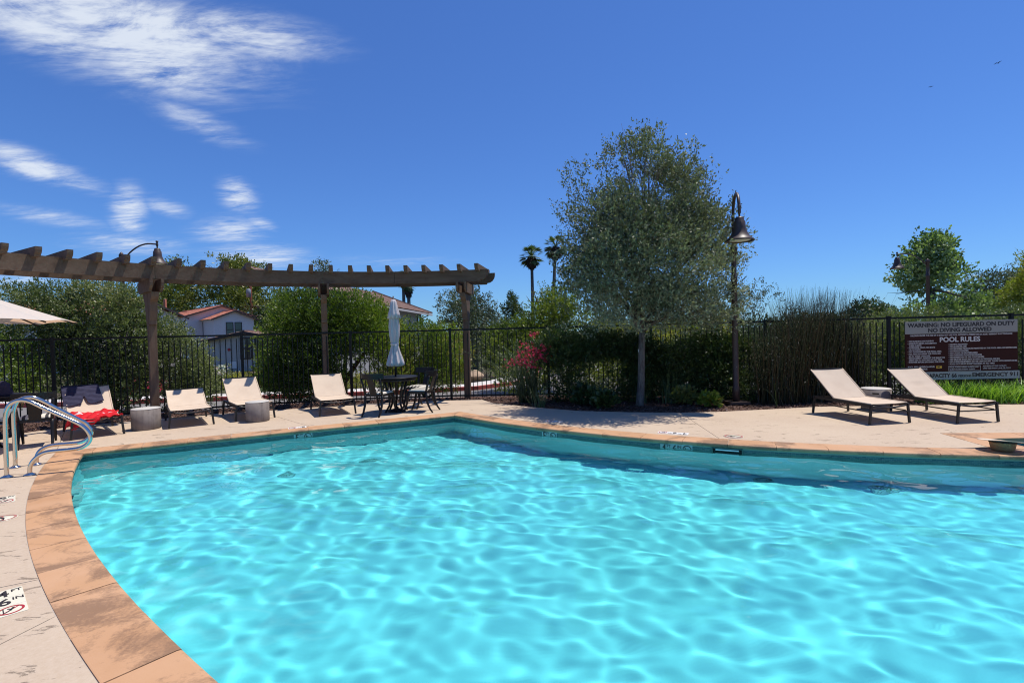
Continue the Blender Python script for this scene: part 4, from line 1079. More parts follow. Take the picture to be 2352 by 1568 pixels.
for s, v_ in [('• NO RUNNING OR PUSHING', .337), ('• RESIDENTS MUST ACCOMPANY', .376), ('  THEIR GUESTS', .412), ('• SWIMWEAR ONLY, NO JEANS', .446), ('  OR CUTOFFS', .482), ('• NO GLASSWARE IN THE POOL AREA', .516), ('• ALL PERSONS USING THE POOL DO', .554), ('  SO AT THEIR OWN RISK', .591), ('• MANAGEMENT RESERVES THE RIGHT TO', .625), ('  DENY USE TO ANYONE AT ANY TIME', .66), ('• SHOWER BEFORE ENTERING THE POOL', .695)]:
    ST(s, 0.02, v_, 0.0225, None, align='LEFT', bold=0.001)
for s, v_ in [('• NO PETS ALLOWED', .405), ('• NO ALCOHOL USE', .441), ('• NO SMOKING PRODUCTS PERMITTED IN THE POOL AREA OR RESTROOMS', .478), ('• NO PRIVATE PARTIES', .515), ('• NO CYCLES OR SKATEBOARDS', .551), ('• NO OVERSIZED FLOATION DEVICES', .587), ('• NO BARBECUES OR FIRE CONTAINERS', .624), ('• NO GELS OR SOAPS MAY BE USED IN THE POOL OR SPA', .662), ('• NO AUDIO EQUIPMENT MAY BE USED EXCEPT THOSE WITH HEADPHONES', .699), ('• POOL GATE MUST BE KEPT LOCKED AT ALL TIMES', .737)]:
    ST(s, 0.385, v_, 0.0225, None, align='LEFT', bold=0.001)
ST('POOL AREA UNDER 24-HOUR', 0.02, 0.778, 0.027, 0.24, align='LEFT', bold=0.001); ST('VIDEO SURVEILLANCE', 0.02, 0.817, 0.027, 0.175, align='LEFT', bold=0.001)
SB('camera_symbol', 0.275, 0.325, 0.765, 0.806, M_YEL, -0.0075, 0.003); SB('camera_symbol_mark', 0.285, 0.305, 0.775, 0.795, M_INK, -0.010, 0.002)
for (u0, u1, v0, v1) in [(0.385, 0.67, 0.768, 0.772), (0.385, 0.67, 0.852, 0.856), (0.385, 0.387, 0.7725, 0.8515), (0.668, 0.67, 0.7725, 0.8515)]: SB('hours_border', u0, u1, v0, v1, M_LET, -0.0075, 0.003)
ST('POOL HOURS: 8:00AM-10:00PM DAILY', 0.393, 0.793, 0.026, 0.265, align='LEFT'); ST('QUIET HOURS: 8:00PM-10:00PM', 0.393, 0.831, 0.026, 0.225, align='LEFT')
ST('ADDRESS OF THIS FACILITY:', 0.69, 0.785, 0.026, 0.21, align='LEFT'); ST('5490 TREE FARM LANE, SB, 93111', 0.69, 0.823, 0.026, 0.245, align='LEFT')
ST('POOL CAPACITY 66', 0.245, 0.934, 0.064, 0.42, M_INK, bold=0.004, y=-0.0135); ST('PERSONS', 0.527, 0.944, 0.036, 0.115, M_INK, bold=0.002, y=-0.0135); ST('EMERGENCY 911', 0.80, 0.930, 0.064, 0.405, M_INK, bold=0.004, y=-0.0135)

# ------------------------------------------------------------------ depth markers
M_TILEW = mat('marker_tile_cream', (0.74, 0.68, 0.52), 0.35); M_TILEG = mat('marker_tile_wall', (0.42, 0.50, 0.46), 0.35); M_RED = mat('marker_red', (0.40, 0.02, 0.03), 0.5)
def glyph_nodive(parent, M, r, mring, ink=M_INK, z=0.0015):
    m = MB(); n = 28; ro, ri = r, r * 0.80
    v = [M @ Vector((k_ * math.cos(2 * math.pi * i / n), k_ * math.sin(2 * math.pi * i / n), zz)) for zz in (0.0004, z) for k_ in (ro, ri) for i in range(n)]
    f = [(i, (i + 1) % n, (i + 1) % n + n, i + n) for i in range(n)] + [(2 * n + i, 2 * n + (i + 1) % n, 3 * n + (i + 1) % n, 3 * n + i) for i in range(n)]
    m.add(v, f)
    c45 = math.cos(R(45)) * r * .85
    m.add([M @ Vector(p) for p in [(-c45 - r * .05, c45 - r * .05, z), (-c45 + r * .05, c45 + r * .05, z), (c45 + r * .05, -c45 + r * .05, z), (c45 - r * .05, -c45 - r * .05, z)]], [(0, 1, 2, 3)])
    m.build('no_diving_ring', mring, parent)
    d = MB()
    def ln(a, b, w): 
        a = Vector(a); b = Vector(b); n_ = (b - a).normalized(); n_ = Vector((-n_.y, n_.x, 0)) * w
        d.add([M @ (p * r + Vector((0, 0, z + .0004))) for p in (a + n_, b + n_, b - n_, a - n_)], [(0, 1, 2, 3)])
    ln((-.55, .25, 0), (.15, -.05, 0), .10); ln((.15, -.05, 0), (.5, -.45, 0), .06); ln((-.1, .1, 0), (-.45, -.2, 0), .07); ln((-.6, -.5, 0), (.6, -.5, 0), .04)
    d.build('diver_mark', ink, parent)
def marker(M, tiles, label, mt, ring=M_RED, size=0.152, th=0.004, stack=False):
    """tiles along local +X, text upright along +Y; M places the row's left end"""
    t = tag(empty('depth_marker'), label, 'depth marker', None); t.matrix_world = M
    for i, s in enumerate(tiles):
        x = (i + 0.5) * size
        MB().box((x, 0, th / 2), (size - 0.002, size - 0.002, th)).build('tile', mt, t)
        if s == '/': glyph_nodive(t, Matrix.Translation((x, 0, th)), size * 0.42, ring)
        else:
            big, sm = s
            rt = (0, 0, R(90)) if stack else None
            pos = (lambda a, b: (x - b, a, th + .0012)) if stack else (lambda a, b: (x + a, b, th + .0012))
            text(big, t, M_INK, size * 1.02, pos(-size * .14, -0.004), rt, size * 0.40, 'CENTER', 0.003, 0.0006)
            text(sm, t, M_INK, size * 0.42, pos(size * .29, size * .20), rt, size * 0.34, 'CENTER', 0.0010, 0.0006)
    return t
def frame(o, ex, ey): ez = ex.cross(ey); return Matrix(((ex.x, ey.x, ez.x, o.x), (ex.y, ey.y, ez.y, o.y), (ex.z, ey.z, ez.z, o.z), (0, 0, 0, 1)))
UP = Vector((0, 0, 1))
# near deck: rows run along the coping, read from the pool
pA, pB = G(*crp(255, 450, 3.92, 0, 1600)), G(*crp(335, 730, 3.92, 0, 1600)); e = (pB - pA).normalized(); nl = Vector((e.y, -e.x, 0))
if nl.x > 0: nl = -nl
# text reads with its top towards the pool (right)
marker(frame(pA + nl * 0.076 + Vector((0, 0, -0.003)), e, -nl), [('4', 'FT'), ('6', 'IN'), '/'], 'cream depth tiles reading 4 FT 6 IN set in the near left deck', M_TILEW, stack=True)
pA = G(64, 1136) - e * 0.0; cpt = G(30, 1152); e2 = (NEAR[14] - NEAR[17]).normalized(); nl2 = Vector((e2.y, -e2.x, 0)); nl2 = nl2 if nl2.x < 0 else -nl2
q = G(37, 1145); marker(frame(q + nl2 * 0.08 - e2 * 0.20 + Vector((0, 0, -0.003)), e2, -nl2), [('5', 'FT'), '/'], 'small cream 5 FT depth tiles in the left deck near the handrails', M_TILEW, stack=True)
# round no-diving discs
def disc(c, r, label):
    t = tag(empty('no_diving_disc', (c.x, c.y, -0.002)), label, 'floor sign')
    MB().lathe([(0, 0), (r * 1.08, 0), (r * 1.08, 0.003), (0, 0.003)], 28).build('disc', M_TILEW, t); glyph_nodive(t, Matrix.Translation((0, 0, 0.0032)), r, mat('faded_red', (0.42, 0.17, 0.13), 0.6)); return t
disc(G(1685, 1001.5), 0.13, 'faded red and white no diving disc on the right deck')
disc(G(6, 1190), 0.10, 'faded no diving disc at the left edge of the deck')
# far deck markers, seen edge on
def deck_marker(px, py, tiles, poly, label):
    c = G(px, py); i = min(range(1, len(poly) - 1), key=lambda k: (poly[k] - c).length); t = (poly[i + 1] - poly[i - 1]).normalized(); nrm = Vector((-t.y, t.x, 0))
    marker(frame(c + t * (0.076 * len(tiles)) + Vector((0, 0, -0.003)), -t, -nrm), tiles, label, mat('marker_white', (0.8, 0.78, 0.74), 0.4))
deck_marker(1546, 994, [('4', 'FT'), ('6', 'IN'), '/'], RIGHT, 'white 4 FT 6 IN depth tiles on the deck above the right pool edge')
deck_marker(1272, 967, [('5', 'FT'), '/'], RIGHT, 'white 5 FT depth tiles on the deck right of the far pool corner')
deck_marker(683, 981.5, [('5', 'FT'), '/'], FAR, 'white 5 FT depth tiles on the far left deck edge')
# wall markers
def wall_hit(px, poly):
    d = pxdir(px, 1000); best = None; off_ = offs(poly, 0.026)
    for a, b in zip(off_[:-1], off_[1:]):
        for t in range(0, 41):
            p = a.lerp(b, t / 40); e_ = abs(p.x * d.y - p.y * d.x) / p.length
            if best is None or e_ < best[0]: best = (e_, p, (b - a).normalized())
    return best[1], best[2]
def wall_marker(px0, poly, tiles, label):
    p, t = wall_hit(px0, poly); nrm = Vector((-t.y, t.x, 0))   # outward of the pool; faces -nrm
    mr_ = marker(frame(p - nrm * 0.002 + Vector((0, 0, -0.128)), t, UP), tiles, label, M_TILEG, M_INK)
    return mr_
wall_marker(1516.5, RIGHT, [('4', 'FT'), ('6', 'IN'), '/'], '4 FT 6 IN depth tiles on the right pool wall beside the skimmer')
wall_marker(1245, RIGHT, [('5', 'FT'), '/'], '5 FT depth tiles on the right pool wall at the waterline')
wall_marker(675, FAR, [('5', 'FT'), '/'], '5 FT depth tiles on the far left pool wall at the waterline')
# skimmer mouth
p, t = wall_hit(1636, RIGHT); nrm = Vector((-t.y, t.x, 0)); sk = tag(empty('pool_skimmer'), 'dark skimmer opening in the right pool wall', 'skimmer'); sk.matrix_world = frame(p - nrm * 0.004 + Vector((0, 0, -0.125)), t, UP)
Msk = mat('skimmer_green', (0.06, 0.13, 0.11), 0.4)
m = MB(); m.box((0.19, 0.062, 0.006), (0.40, 0.014, 0.03)).box((0.19, -0.075, 0.006), (0.40, 0.014, 0.03)).box((-0.004, -0.006, 0.006), (0.014, 0.12, 0.03)).box((0.384, -0.006, 0.006), (0.014, 0.12, 0.03)); m.build('surround', Msk, sk)
MB().box((0.19, -0.006, 0.001), (0.372, 0.122, 0.008)).build('throat_shade_panel', M_BLACK, sk); MB().box((0.19, 0.035, 0.012), (0.30, 0.018, 0.012)).build('weir_flap', M_WHITE, sk)  # flat black panel painted as the shade inside the skimmer opening
M_SLOT = mat('slot_grey', (0.12, 0.17, 0.17), 0.6)
# suction covers on the floor
for px, py, lab in [(852, 1056, 'left round drain cover under the water of the far pool end'), (655, 1087, 'round drain cover under the water near the left lounger side'), (1750, 1066, 'round grated cover under water below the skimmer'), (2030, 1083, 'round grated cover under water near the right lounger side')]:
    d = ray(px, py); s0 = (ZW - HEYE) / d.z; w0 = Vector((0, 0, HEYE)) + d * s0; inc = math.acos(-d.z); rt = math.asin(math.sin(inc) / 1.333)
    hdir = Vector((d.x, d.y, 0)).normalized(); dep = ZW - ZF; c = w0 + hdir * math.tan(rt) * dep; c.z = ZF
    if not inside([Vector((q_.x, q_.y, 0)) for q_ in offs(LOOP, -0.14, True)], c.x, c.y):   # on the floor just clear of the wall
        c = w0 + hdir * 0.9
        while not inside([Vector((q_.x, q_.y, 0)) for q_ in offs(LOOP, -0.16, True)], c.x, c.y): c -= hdir * 0.05
        c.z = ZF
    t = tag(empty('drain_cover', c), lab, 'drain cover', 'round drain covers on the pool floor')
    MB().lathe([(0, .03), (0.10, .028), (0.125, 0.015), (0.135, 0.0)], 24).build('cover', mat('drain_grey', (0.42, 0.52, 0.52), 0.6), t).cycles.is_caustics_receiver = True
    mm = MB()
    for k in range(16):
        an = 2 * math.pi * k / 16; mm.bar((math.cos(an) * .05, math.sin(an) * .05, .031), (math.cos(an) * .098, math.sin(an) * .098, .030), 0.008, .004)
    mm.build('slots', M_SLOT, t).cycles.is_caustics_receiver = True

# ------------------------------------------------------------------ vegetation
def unit(v): return v / (np.linalg.norm(v, axis=-1, keepdims=True) + 1e-9)
def leaves(C, D, size, rng, aspect=0.42, up=0.35, spread=0.7, jit=0.35):
    """diamond leaves at C (N,3), pointing roughly along D (N,3)"""
    N = len(C); a = unit(D + rng.normal(0, spread, (N, 3)) + np.array([0, 0, up])); r = rng.normal(0, 1, (N, 3)); b = unit(np.cross(a, r))
    s = size * (1 + jit * rng.uniform(-1, 1, N))[:, None]
    p0 = C; p2 = C + a * s; mid = C + a * s * 0.45; w = b * s * aspect * 0.5
    return np.stack([p0, mid - w, p2, mid + w], 1)
def field(p, rng_seed, f):
    """cheap smooth 3-D noise, for clumps and gaps"""
    r = np.random.default_rng(rng_seed); v = np.zeros(len(p))
    for i in range(10):
        k = r.normal(0, 1, 3); k = k / np.linalg.norm(k) * f * r.uniform(0.6, 1.8); v += np.sin(p @ k + r.uniform(0, 6.28))
    return v / 3.2
def crown_pts(lobes, n, seed, shell=0.55, clump=1.6, thr=-0.25, rough=0.12):
    """twig bases spread through ellipsoid lobes (x,y,z,rx,ry,rz)"""
    rng = np.random.default_rng(seed); L = np.array([l[:6] for l in lobes], float); vol = (L[:, 3] * L[:, 4] * L[:, 5]) ** 0.75; pr_ = vol / vol.sum()
    out = []; dirs = []; tot = 0
    while tot < n:
        m = n * 2; k = rng.choice(len(L), m, p=pr_); d = unit(rng.normal(0, 1, (m, 3)))
        r = shell + (1 - shell) * rng.uniform(0, 1, m) ** 0.6; inner = rng.uniform(0, 1, m) < 0.30; r = np.where(inner, rng.uniform(0.1, 1, m), r)
        r = r * (1 + rough * field(d * 3 + k[:, None], seed + 1, 2.2))
        p = L[k, :3] + d * r[:, None] * L[k, 3:6]
        keep = field(p, seed + 2, clump) + rng.normal(0, 0.25, m) > thr
        out.append(p[keep]); dirs.append(d[keep]); tot += keep.sum()
    return np.concatenate(out)[:n], np.concatenate(dirs)[:n], rng
def crown(name, lobes, ntw, per, tw, leaf, m, seed, parent=None, upd=0.5, aspect=0.42, cl=1.6, thr=-0.25, shell=0.55, rough=0.12, zmin=None, spread=0.6):
    C, D, rng = crown_pts(lobes, ntw, seed, shell, cl, thr, rough)
    T = unit(D * 0.8 + rng.normal(0, 0.45, C.shape) + np.array([0, 0, upd]))
    ln = tw * rng.uniform(0.5, 1.3, len(C)); s = rng.uniform(0, 1, (len(C), per))
    P_ = (C[:, None, :] + T[:, None, :] * (s * ln[:, None])[:, :, None] + rng.normal(0, leaf * 0.30, (len(C), per, 3))).reshape(-1, 3)
    DD = np.repeat(T, per, 0)
    V = leaves(P_, DD, leaf, rng, aspect, 0.15, spread)
    base = np.clip(0.5 + 0.32 * field(P_, seed + 5, 1.1) + rng.normal(0, 0.17, len(P_)), 0, 1)
    if zmin is not None: ok = V[:, :, 2].min(1) > zmin; V = V[ok]; base = base[ok]
    return soup(name, V, m, parent, base)
def limbs(trunk_base, fork, lobes, r0, seed, n=14, m=None, parent=None, extra=2):
    rng = random.Random(seed); mb = MB(); tb = Vector(trunk_base); fk = Vector(fork)
    mid = tb.lerp(fk, 0.5) + Vector((rng.uniform(-.03, .03), 0, 0))
    tr = MB().tube([tb + Vector((0, 0, -0.05)), tb + Vector((0, 0, .06)), tb.lerp(fk, .25) + Vector((.01, 0, 0)), mid, fk], [r0 * 1.45, r0 * 1.15, r0, r0 * .94, r0 * .85], 12)
    t = tr.build('trunk', m, parent)
    for i in range(n):
        l = lobes[rng.randrange(len(lobes))]
        e = Vector((l[0] + rng.uniform(-.75, .75) * l[3], l[1] + rng.uniform(-.75, .75) * l[4], l[2] + rng.uniform(-.6, .8) * l[5]))
        s = fk + Vector((0, 0, rng.uniform(-.15, 0.1)))
        q1 = s.lerp(e, .35) + Vector((rng.uniform(-.1, .1), rng.uniform(-.1, .1), rng.uniform(0, .25))) * (e - s).length * .4; q2 = s.lerp(e, .7) + Vector((rng.uniform(-.1, .1), rng.uniform(-.1, .1), rng.uniform(0, .1))) * (e - s).length * .5
        k = r0 * rng.uniform(.35, .6); mb.tube([s, q1, q2, e], [k, k * .6, k * .35, k * .1], 6)
        for j in range(extra):
            e2 = e + Vector((rng.uniform(-1, 1) * l[3], rng.uniform(-1, 1) * l[4], rng.uniform(-.3, 1) * l[5])) * .5; mb.tube([q1.lerp(q2, .6), (q2 + e2) / 2, e2], [k * .4, k * .2, k * .05], 5)
    mb.build('branches', m, parent); return t
def m_bark(name, a, b):
    m = mat(name, a, 0.9, spec=0.15); n = noise(m, coords(m, (9, 9, 2.2)), 2.0, 8, 0.7, 0.6)
    lk(m, mixc(m, ramp(m, n, [(0.42, (0, 0, 0)), (0.6, (1, 1, 1))]), a, b), B(m).inputs['Base Color']); bump(m, n, 0.02, 0.8); return m
M_BARK = m_bark('grey_bark', (0.17, 0.15, 0.13), (0.06, 0.05, 0.045)); M_BARKP = m_bark('pale_bark', (0.21, 0.175, 0.145), (0.10, 0.08, 0.068)); M_BARKR = m_bark('red_bark', (0.16, 0.05, 0.03), (0.07, 0.03, 0.02))
G_OLIVE = m_leaf('oak_leaves', [(0.030, 0.038, 0.022), (0.060, 0.072, 0.040), (0.10, 0.115, 0.065), (0.17, 0.185, 0.12)], 0.22)
G_OAK = m_leaf('live_oak_leaves', [(0.026, 0.030, 0.017), (0.066, 0.074, 0.043), (0.125, 0.132, 0.078), (0.25, 0.255, 0.165)], 0.22, 0.5, 0.22)
G_HOLLY = m_leaf('bush_leaves', [(0.030, 0.042, 0.014), (0.075, 0.095, 0.030), (0.13, 0.15, 0.05), (0.21, 0.20, 0.09)], 0.25)
G_BRIGHT = m_leaf('strawberry_tree_leaves', [(0.03, 0.05, 0.010), (0.08, 0.115, 0.018), (0.13, 0.175, 0.022), (0.19, 0.22, 0.03), (0.26, 0.17, 0.06)], 0.3)
G_DARK = m_leaf('dark_and_shaded_leaves', [(0.012, 0.022, 0.007), (0.03, 0.05, 0.014), (0.06, 0.085, 0.022), (0.12, 0.12, 0.03)], 0.2)  # for oak hedge and ground plants, the crown's shade is in this colour
G_YEL = m_leaf('yellow_green_leaves', [(0.05, 0.07, 0.012), (0.13, 0.16, 0.022), (0.22, 0.23, 0.03), (0.32, 0.24, 0.06)], 0.3)
G_FAR = m_leaf('far_oak_leaves', [(0.035, 0.05, 0.010), (0.085, 0.105, 0.018), (0.15, 0.16, 0.025), (0.22, 0.20, 0.035)], 0.2)
G_SYC = m_leaf('sycamore_leaves', [(0.04, 0.065, 0.022), (0.10, 0.145, 0.05), (0.18, 0.23, 0.09), (0.28, 0.32, 0.16)], 0.35)
G_LILY = m_leaf('lily_blades', [(0.08, 0.15, 0.02), (0.18, 0.30, 0.035), (0.30, 0.44, 0.06)], 0.3)
G_REED = m_leaf('reed_stems', [(0.006, 0.011, 0.004), (0.015, 0.024, 0.008), (0.027, 0.031, 0.012), (0.070, 0.032, 0.015)], 0.05)
G_RED = m_leaf('crimson_flowers', [(0.32, 0.01, 0.04), (0.50, 0.02, 0.09), (0.62, 0.07, 0.16)], 0.3)
G_PINK = m_leaf('pink_flowers', [(0.65, 0.30, 0.34), (0.8, 0.55, 0.55), (0.8, 0.7, 0.68)], 0.3)
G_PALM = m_leaf('palm_fronds', [(0.03, 0.045, 0.018), (0.07, 0.10, 0.04), (0.12, 0.15, 0.07)], 0.2)
M_THATCH = m_leaf('palm_thatch', [(0.05, 0.035, 0.03), (0.10, 0.075, 0.06)], 0.0, 0.9)

def PL(px, py, Y, rpx, rpy, ry=None):
    """ellipsoid lobe at depth Y, sized by how large it looks"""
    c = P(px, py, Y); k = KK(Y); return (c.x, c.y, c.z, rpx / k, ry if ry else rpx / k * 0.9, rpy / k)
# --- the large tree
tb = G(1470, 928); TY = tb.y
tree = tag(empty('oak_tree', (0, 0, 0)), 'large grey green oak with pale trunk standing beside the lamp', 'tree')
lb = [PL(1475, 600, TY, 165, 150), PL(1490, 470, TY, 130, 125), PL(1460, 385, TY, 75, 75), PL(1370, 470, TY + .3, 75, 75), PL(1335, 560, TY - .3, 55, 60), PL(1350, 660, TY, 75, 65), PL(1600, 520, TY, 70, 70), PL(1640, 480, TY + .2, 40, 30),
      PL(1610, 640, TY, 95, 75), PL(1560, 700, TY - .4, 100, 55), PL(1440, 700, TY - .3, 110, 60), PL(1330, 420, TY, 35, 40), PL(1470, 330, TY, 30, 32), PL(1560, 420, TY, 50, 50), PL(1665, 610, TY, 42, 30), PL(1690, 660, TY, 25, 25), PL(1310, 650, TY, 38, 22)]
lb += [PL(1560, 500, TY, 90, 110), PL(1610, 560, TY + .4, 85, 75), PL(1400, 540, TY - .5, 90, 100), PL(1400, 620, TY - .9, 80, 80), PL(1480, 715, TY - .6, 150, 48), PL(1540, 620, TY - .9, 100, 90),
       PL(1655, 700, TY, 50, 55), PL(1640, 730, TY - .3, 60, 35), PL(1330, 715, TY - .3, 50, 40), PL(1460, 560, TY - 1.1, 100, 80), PL(1500, 450, TY + .9, 90, 80)]
crown('crown', [l[:4] + (l[4] * 1.15,) + l[5:] for l in lb], 14500, 8, 0.20, 0.056, G_OAK, 27, tree, 0.75, 0.5, 5.0, -0.34, 0.45, 0.22)
# upright leader twigs that break the outline
rng = np.random.default_rng(31); tips = []
for px, py in [(1425, 310), (1432, 325), (1472, 300), (1480, 312), (1455, 335), (1512, 330), (1548, 348), (1560, 375), (1400, 335), (1385, 350), (1300, 372), (1290, 395), (1325, 388), (1592, 372), (1620, 400), (1650, 430), (1680, 470), (1700, 465), (1285, 545), (1300, 560), (1283, 460), (1310, 505), (1275, 640), (1300, 655), (1320, 665), (1715, 610), (1702, 650), (1690, 560), (1660, 545), (1705, 690), (1412, 372), (1530, 360), (1345, 420), (1468, 292), (1476, 305), (1440, 300), (1493, 318), (1372, 372), (1270, 470), (1276, 520), (1262, 600), (1272, 690), (1718, 590), (1712, 640), (1725, 680), (1698, 500), (1690, 440), (1640, 415), (1608, 385), (1570, 345)]:
    e = P(px, py, TY + rng.uniform(-.3, .3)); c = P(1480, 560, TY); d = (Vector(e) - Vector(c)).normalized()
    s0 = Vector(e) - (d * 0.5 + Vector((0, 0, 0.6))) * rng.uniform(.6, 1.1)
    for k in range(110): u = k / 110; q = s0.lerp(Vector(e), u); tips.append((q.x + rng.normal(0, .035), q.y + rng.normal(0, .035), q.z + rng.normal(0, .03), d.x * .5, d.y * .5, 1.0))
tips = np.array(tips); soup('outer_twigs', leaves(tips[:, :3], tips[:, 3:], 0.045, rng, 0.5, 0, 0.7), G_OAK, tree, rng.uniform(0.2, 0.9, len(tips)))
limbs((tb.x, tb.y, -0.03), P(1475, 765, TY) + Vector((0, 0, 0.1)), lb[:10], 0.078, 5, 26, M_BARKP, tree, 3)
MB().box(P(1467, 805, TY - .09), (.012, .004, .06)).build('white_tag', M_WHITE, tree)

# --- dark hedge under and behind the tree
def bush(name, label, cat, lobes, ntw, per, tw, leaf, m, seed, group=None, stem=None, **kw):
    t = tag(empty(name), label, cat, group); crown('foliage', lobes, ntw, per, tw, leaf, m, seed, t, **kw)
    if stem:
        mb = MB(); r = random.Random(seed)
        for i in range(stem[3]):
            l = lobes[r.randrange(len(lobes))]; b0 = Vector((stem[0] + r.uniform(-.2, .2), stem[1] + r.uniform(-.2, .2), stem[2])); e = Vector((l[0] + r.uniform(-.6, .6) * l[3], l[1] + r.uniform(-.6, .6) * l[4], l[2] + r.uniform(-.3, .6) * l[5]))
            mb.tube([b0, b0.lerp(e, .4) + Vector((r.uniform(-.1, .1), r.uniform(-.1, .1), .1)), e], [stem[4], stem[4] * .6, stem[4] * .2], 6)
        mb.build('stems', stem[5] if len(stem) > 5 else M_BARK, t)
    return t
HY = 12.0
lb = [PL(px, 855 - (10 if i % 2 else 0), HY - 0.045 * i, 55, 80, 0.5) for i, px in enumerate((1300, 1370, 1440, 1510, 1580, 1640))] + [PL(px, 800, HY - 0.04 * i, 50, 35, .4) for i, px in enumerate((1280, 1345, 1410, 1480, 1545, 1610, 1670))]
bush('clipped_hedge', 'dark green hedge along the fence behind the oak trunk', 'hedge', lb, 13500, 8, .16, .06, G_DARK, 41, thr=-.55, cl=3.2, rough=.28, shell=.4, zmin=-0.03)
lb = [PL(1735, 860, 11.9, 45, 70, .4), PL(1760, 800, 11.9, 50, 45, .4), PL(1700, 890, 11.2, 35, 40, .3)]
bush('shrub', 'dark twiggy shrub between the lamp pole and the reeds', 'shrub', lb, 1900, 8, .14, .05, G_DARK, 42, thr=-.3, zmin=-0.03)
# --- left side beyond the fence
lb = [PL(110, 745, 14.2, 95, 85, 1.0), PL(215, 760, 14.2, 110, 110, 1.0), PL(290, 790, 14.0, 70, 110, .9), PL(160, 860, 13.9, 120, 100, .9), PL(260, 880, 13.9, 80, 80, .8), PL(60, 690, 14.6, 50, 40, .9), PL(130, 675, 14.5, 60, 35, .8), PL(230, 672, 14.6, 55, 30, .8), PL(300, 700, 14.2, 40, 45, .8), PL(340, 850, 14.2, 30, 100, .6)]
bush('bottlebrush_shrub', 'broad olive green shrub filling the fence behind the towel lounger', 'shrub', lb, 9000, 8, .2, .072, G_HOLLY, 51, stem=(-11.3, 14.2, ZG, 14, .04), cl=1.5, thr=-.4, shell=.4)
lb = [PL(400, 840, 15.0, 62, 90, .9), PL(425, 850, 15.0, 58, 80, .8), PL(390, 880, 14.7, 50, 60, .8), PL(455, 880, 15, 32, 65, .7), PL(380, 770, 15.2, 35, 50, .7)]
bush('pale_olive_shrub', 'rounded pale olive shrub right of the left pergola post', 'shrub', lb, 4000, 8, .16, .064, m_leaf('pale_olive_leaves', [(0.05, 0.06, 0.022), (0.105, 0.12, 0.045), (0.17, 0.19, 0.075), (0.24, 0.25, 0.11)], .22), 52, stem=(-9.6, 15, ZG, 8, .035), thr=-.45, shell=.4)
lb = [PL(20, 840, 13.2, 60, 70, .7), PL(60, 880, 13.0, 60, 45, .6), PL(-60, 800, 13.4, 80, 90, .8)]
bush('loose_shrub', 'loose bright green shrub behind the fence at the left edge', 'shrub', lb, 1800, 8, .22, .065, G_BRIGHT, 53, thr=-.1)
lb = [PL(-120, 700, 15, 120, 100, 1.2), PL(-260, 720, 14, 140, 120, 1.2)]
bush('tall_shrub', 'tall green shrub past the left edge of the picture', 'shrub', lb, 1500, 8, .25, .08, G_HOLLY, 54)
# bright tree with red trunk
lb = [PL(720, 730, 15.6, 95, 70, 1.1), PL(800, 740, 15.4, 90, 70, 1.1), PL(680, 790, 15.4, 80, 75, 1.0), PL(770, 830, 15.2, 110, 75, 1.1), PL(870, 790, 15.3, 80, 65, 1.0), PL(900, 850, 15.2, 65, 55, .9), PL(665, 860, 15.2, 60, 45, .8), PL(660, 710, 16, 35, 35, .8), PL(700, 690, 16, 45, 28, .8), PL(800, 690, 15.8, 45, 30, .8), PL(860, 730, 15.6, 40, 30, .8), PL(645, 860, 15.2, 35, 50, .7)]
st = tag(empty('strawberry_tree'), 'bright green tree with reddish trunk behind the middle pergola post', 'tree')
crown('crown', lb + [PL(725, 880, 15.2, 90, 50, .9), PL(820, 880, 15.0, 80, 40, .8), PL(845, 872, 14.9, 55, 36, .7)], 11500, 8, .20, .085, G_BRIGHT, 61, st, .6, .34, 1.7, -.45, .4, .12, spread=.45)
tt = P(790, 920, 15.6); tr_ = MB()
tr_.tube([(tt.x, tt.y, ZG), (tt.x, tt.y, ZG + .7), (tt.x + .5, tt.y, ZG + 1.4), (tt.x + 1.0, tt.y, ZG + 2.0)], [.12, .09, .06, .02], 10).tube([(tt.x, tt.y, ZG + .6), (tt.x - .5, tt.y, ZG + 1.2), (tt.x - .9, tt.y, ZG + 2.2)], [.08, .06, .02], 8).tube([(tt.x, tt.y, ZG + .65), (tt.x + .1, tt.y + .1, ZG + 1.8), (tt.x, tt.y, ZG + 3)], [.08, .05, .02], 8).build('trunk', M_BARKR, st)
lb = [PL(600, 790, 21, 24, 22, .6), PL(600, 830, 20, 20, 30, .6)]
bush('small_shrub', 'small sunlit shrub beside the white shed window', 'shrub', [PL(612, 845, 19.5, 26, 45, .6)], 500, 7, .2, .09, G_BRIGHT, 62, thr=-.4)
lb = [PL(970, 800, 15.8, 60, 60, .8), PL(1030, 810, 16, 50, 60, .8), PL(1000, 860, 15.6, 70, 40, .7), PL(940, 870, 15.5, 45, 30, .6)]
bush('hedge_bush', 'green bush behind the fence between closed umbrella and right pergola post', 'bush', lb, 2900, 8, .18, .075, G_BRIGHT, 63, thr=-.3, aspect=.36, stem=(-2.6, 15.9, ZG, 6, .04))
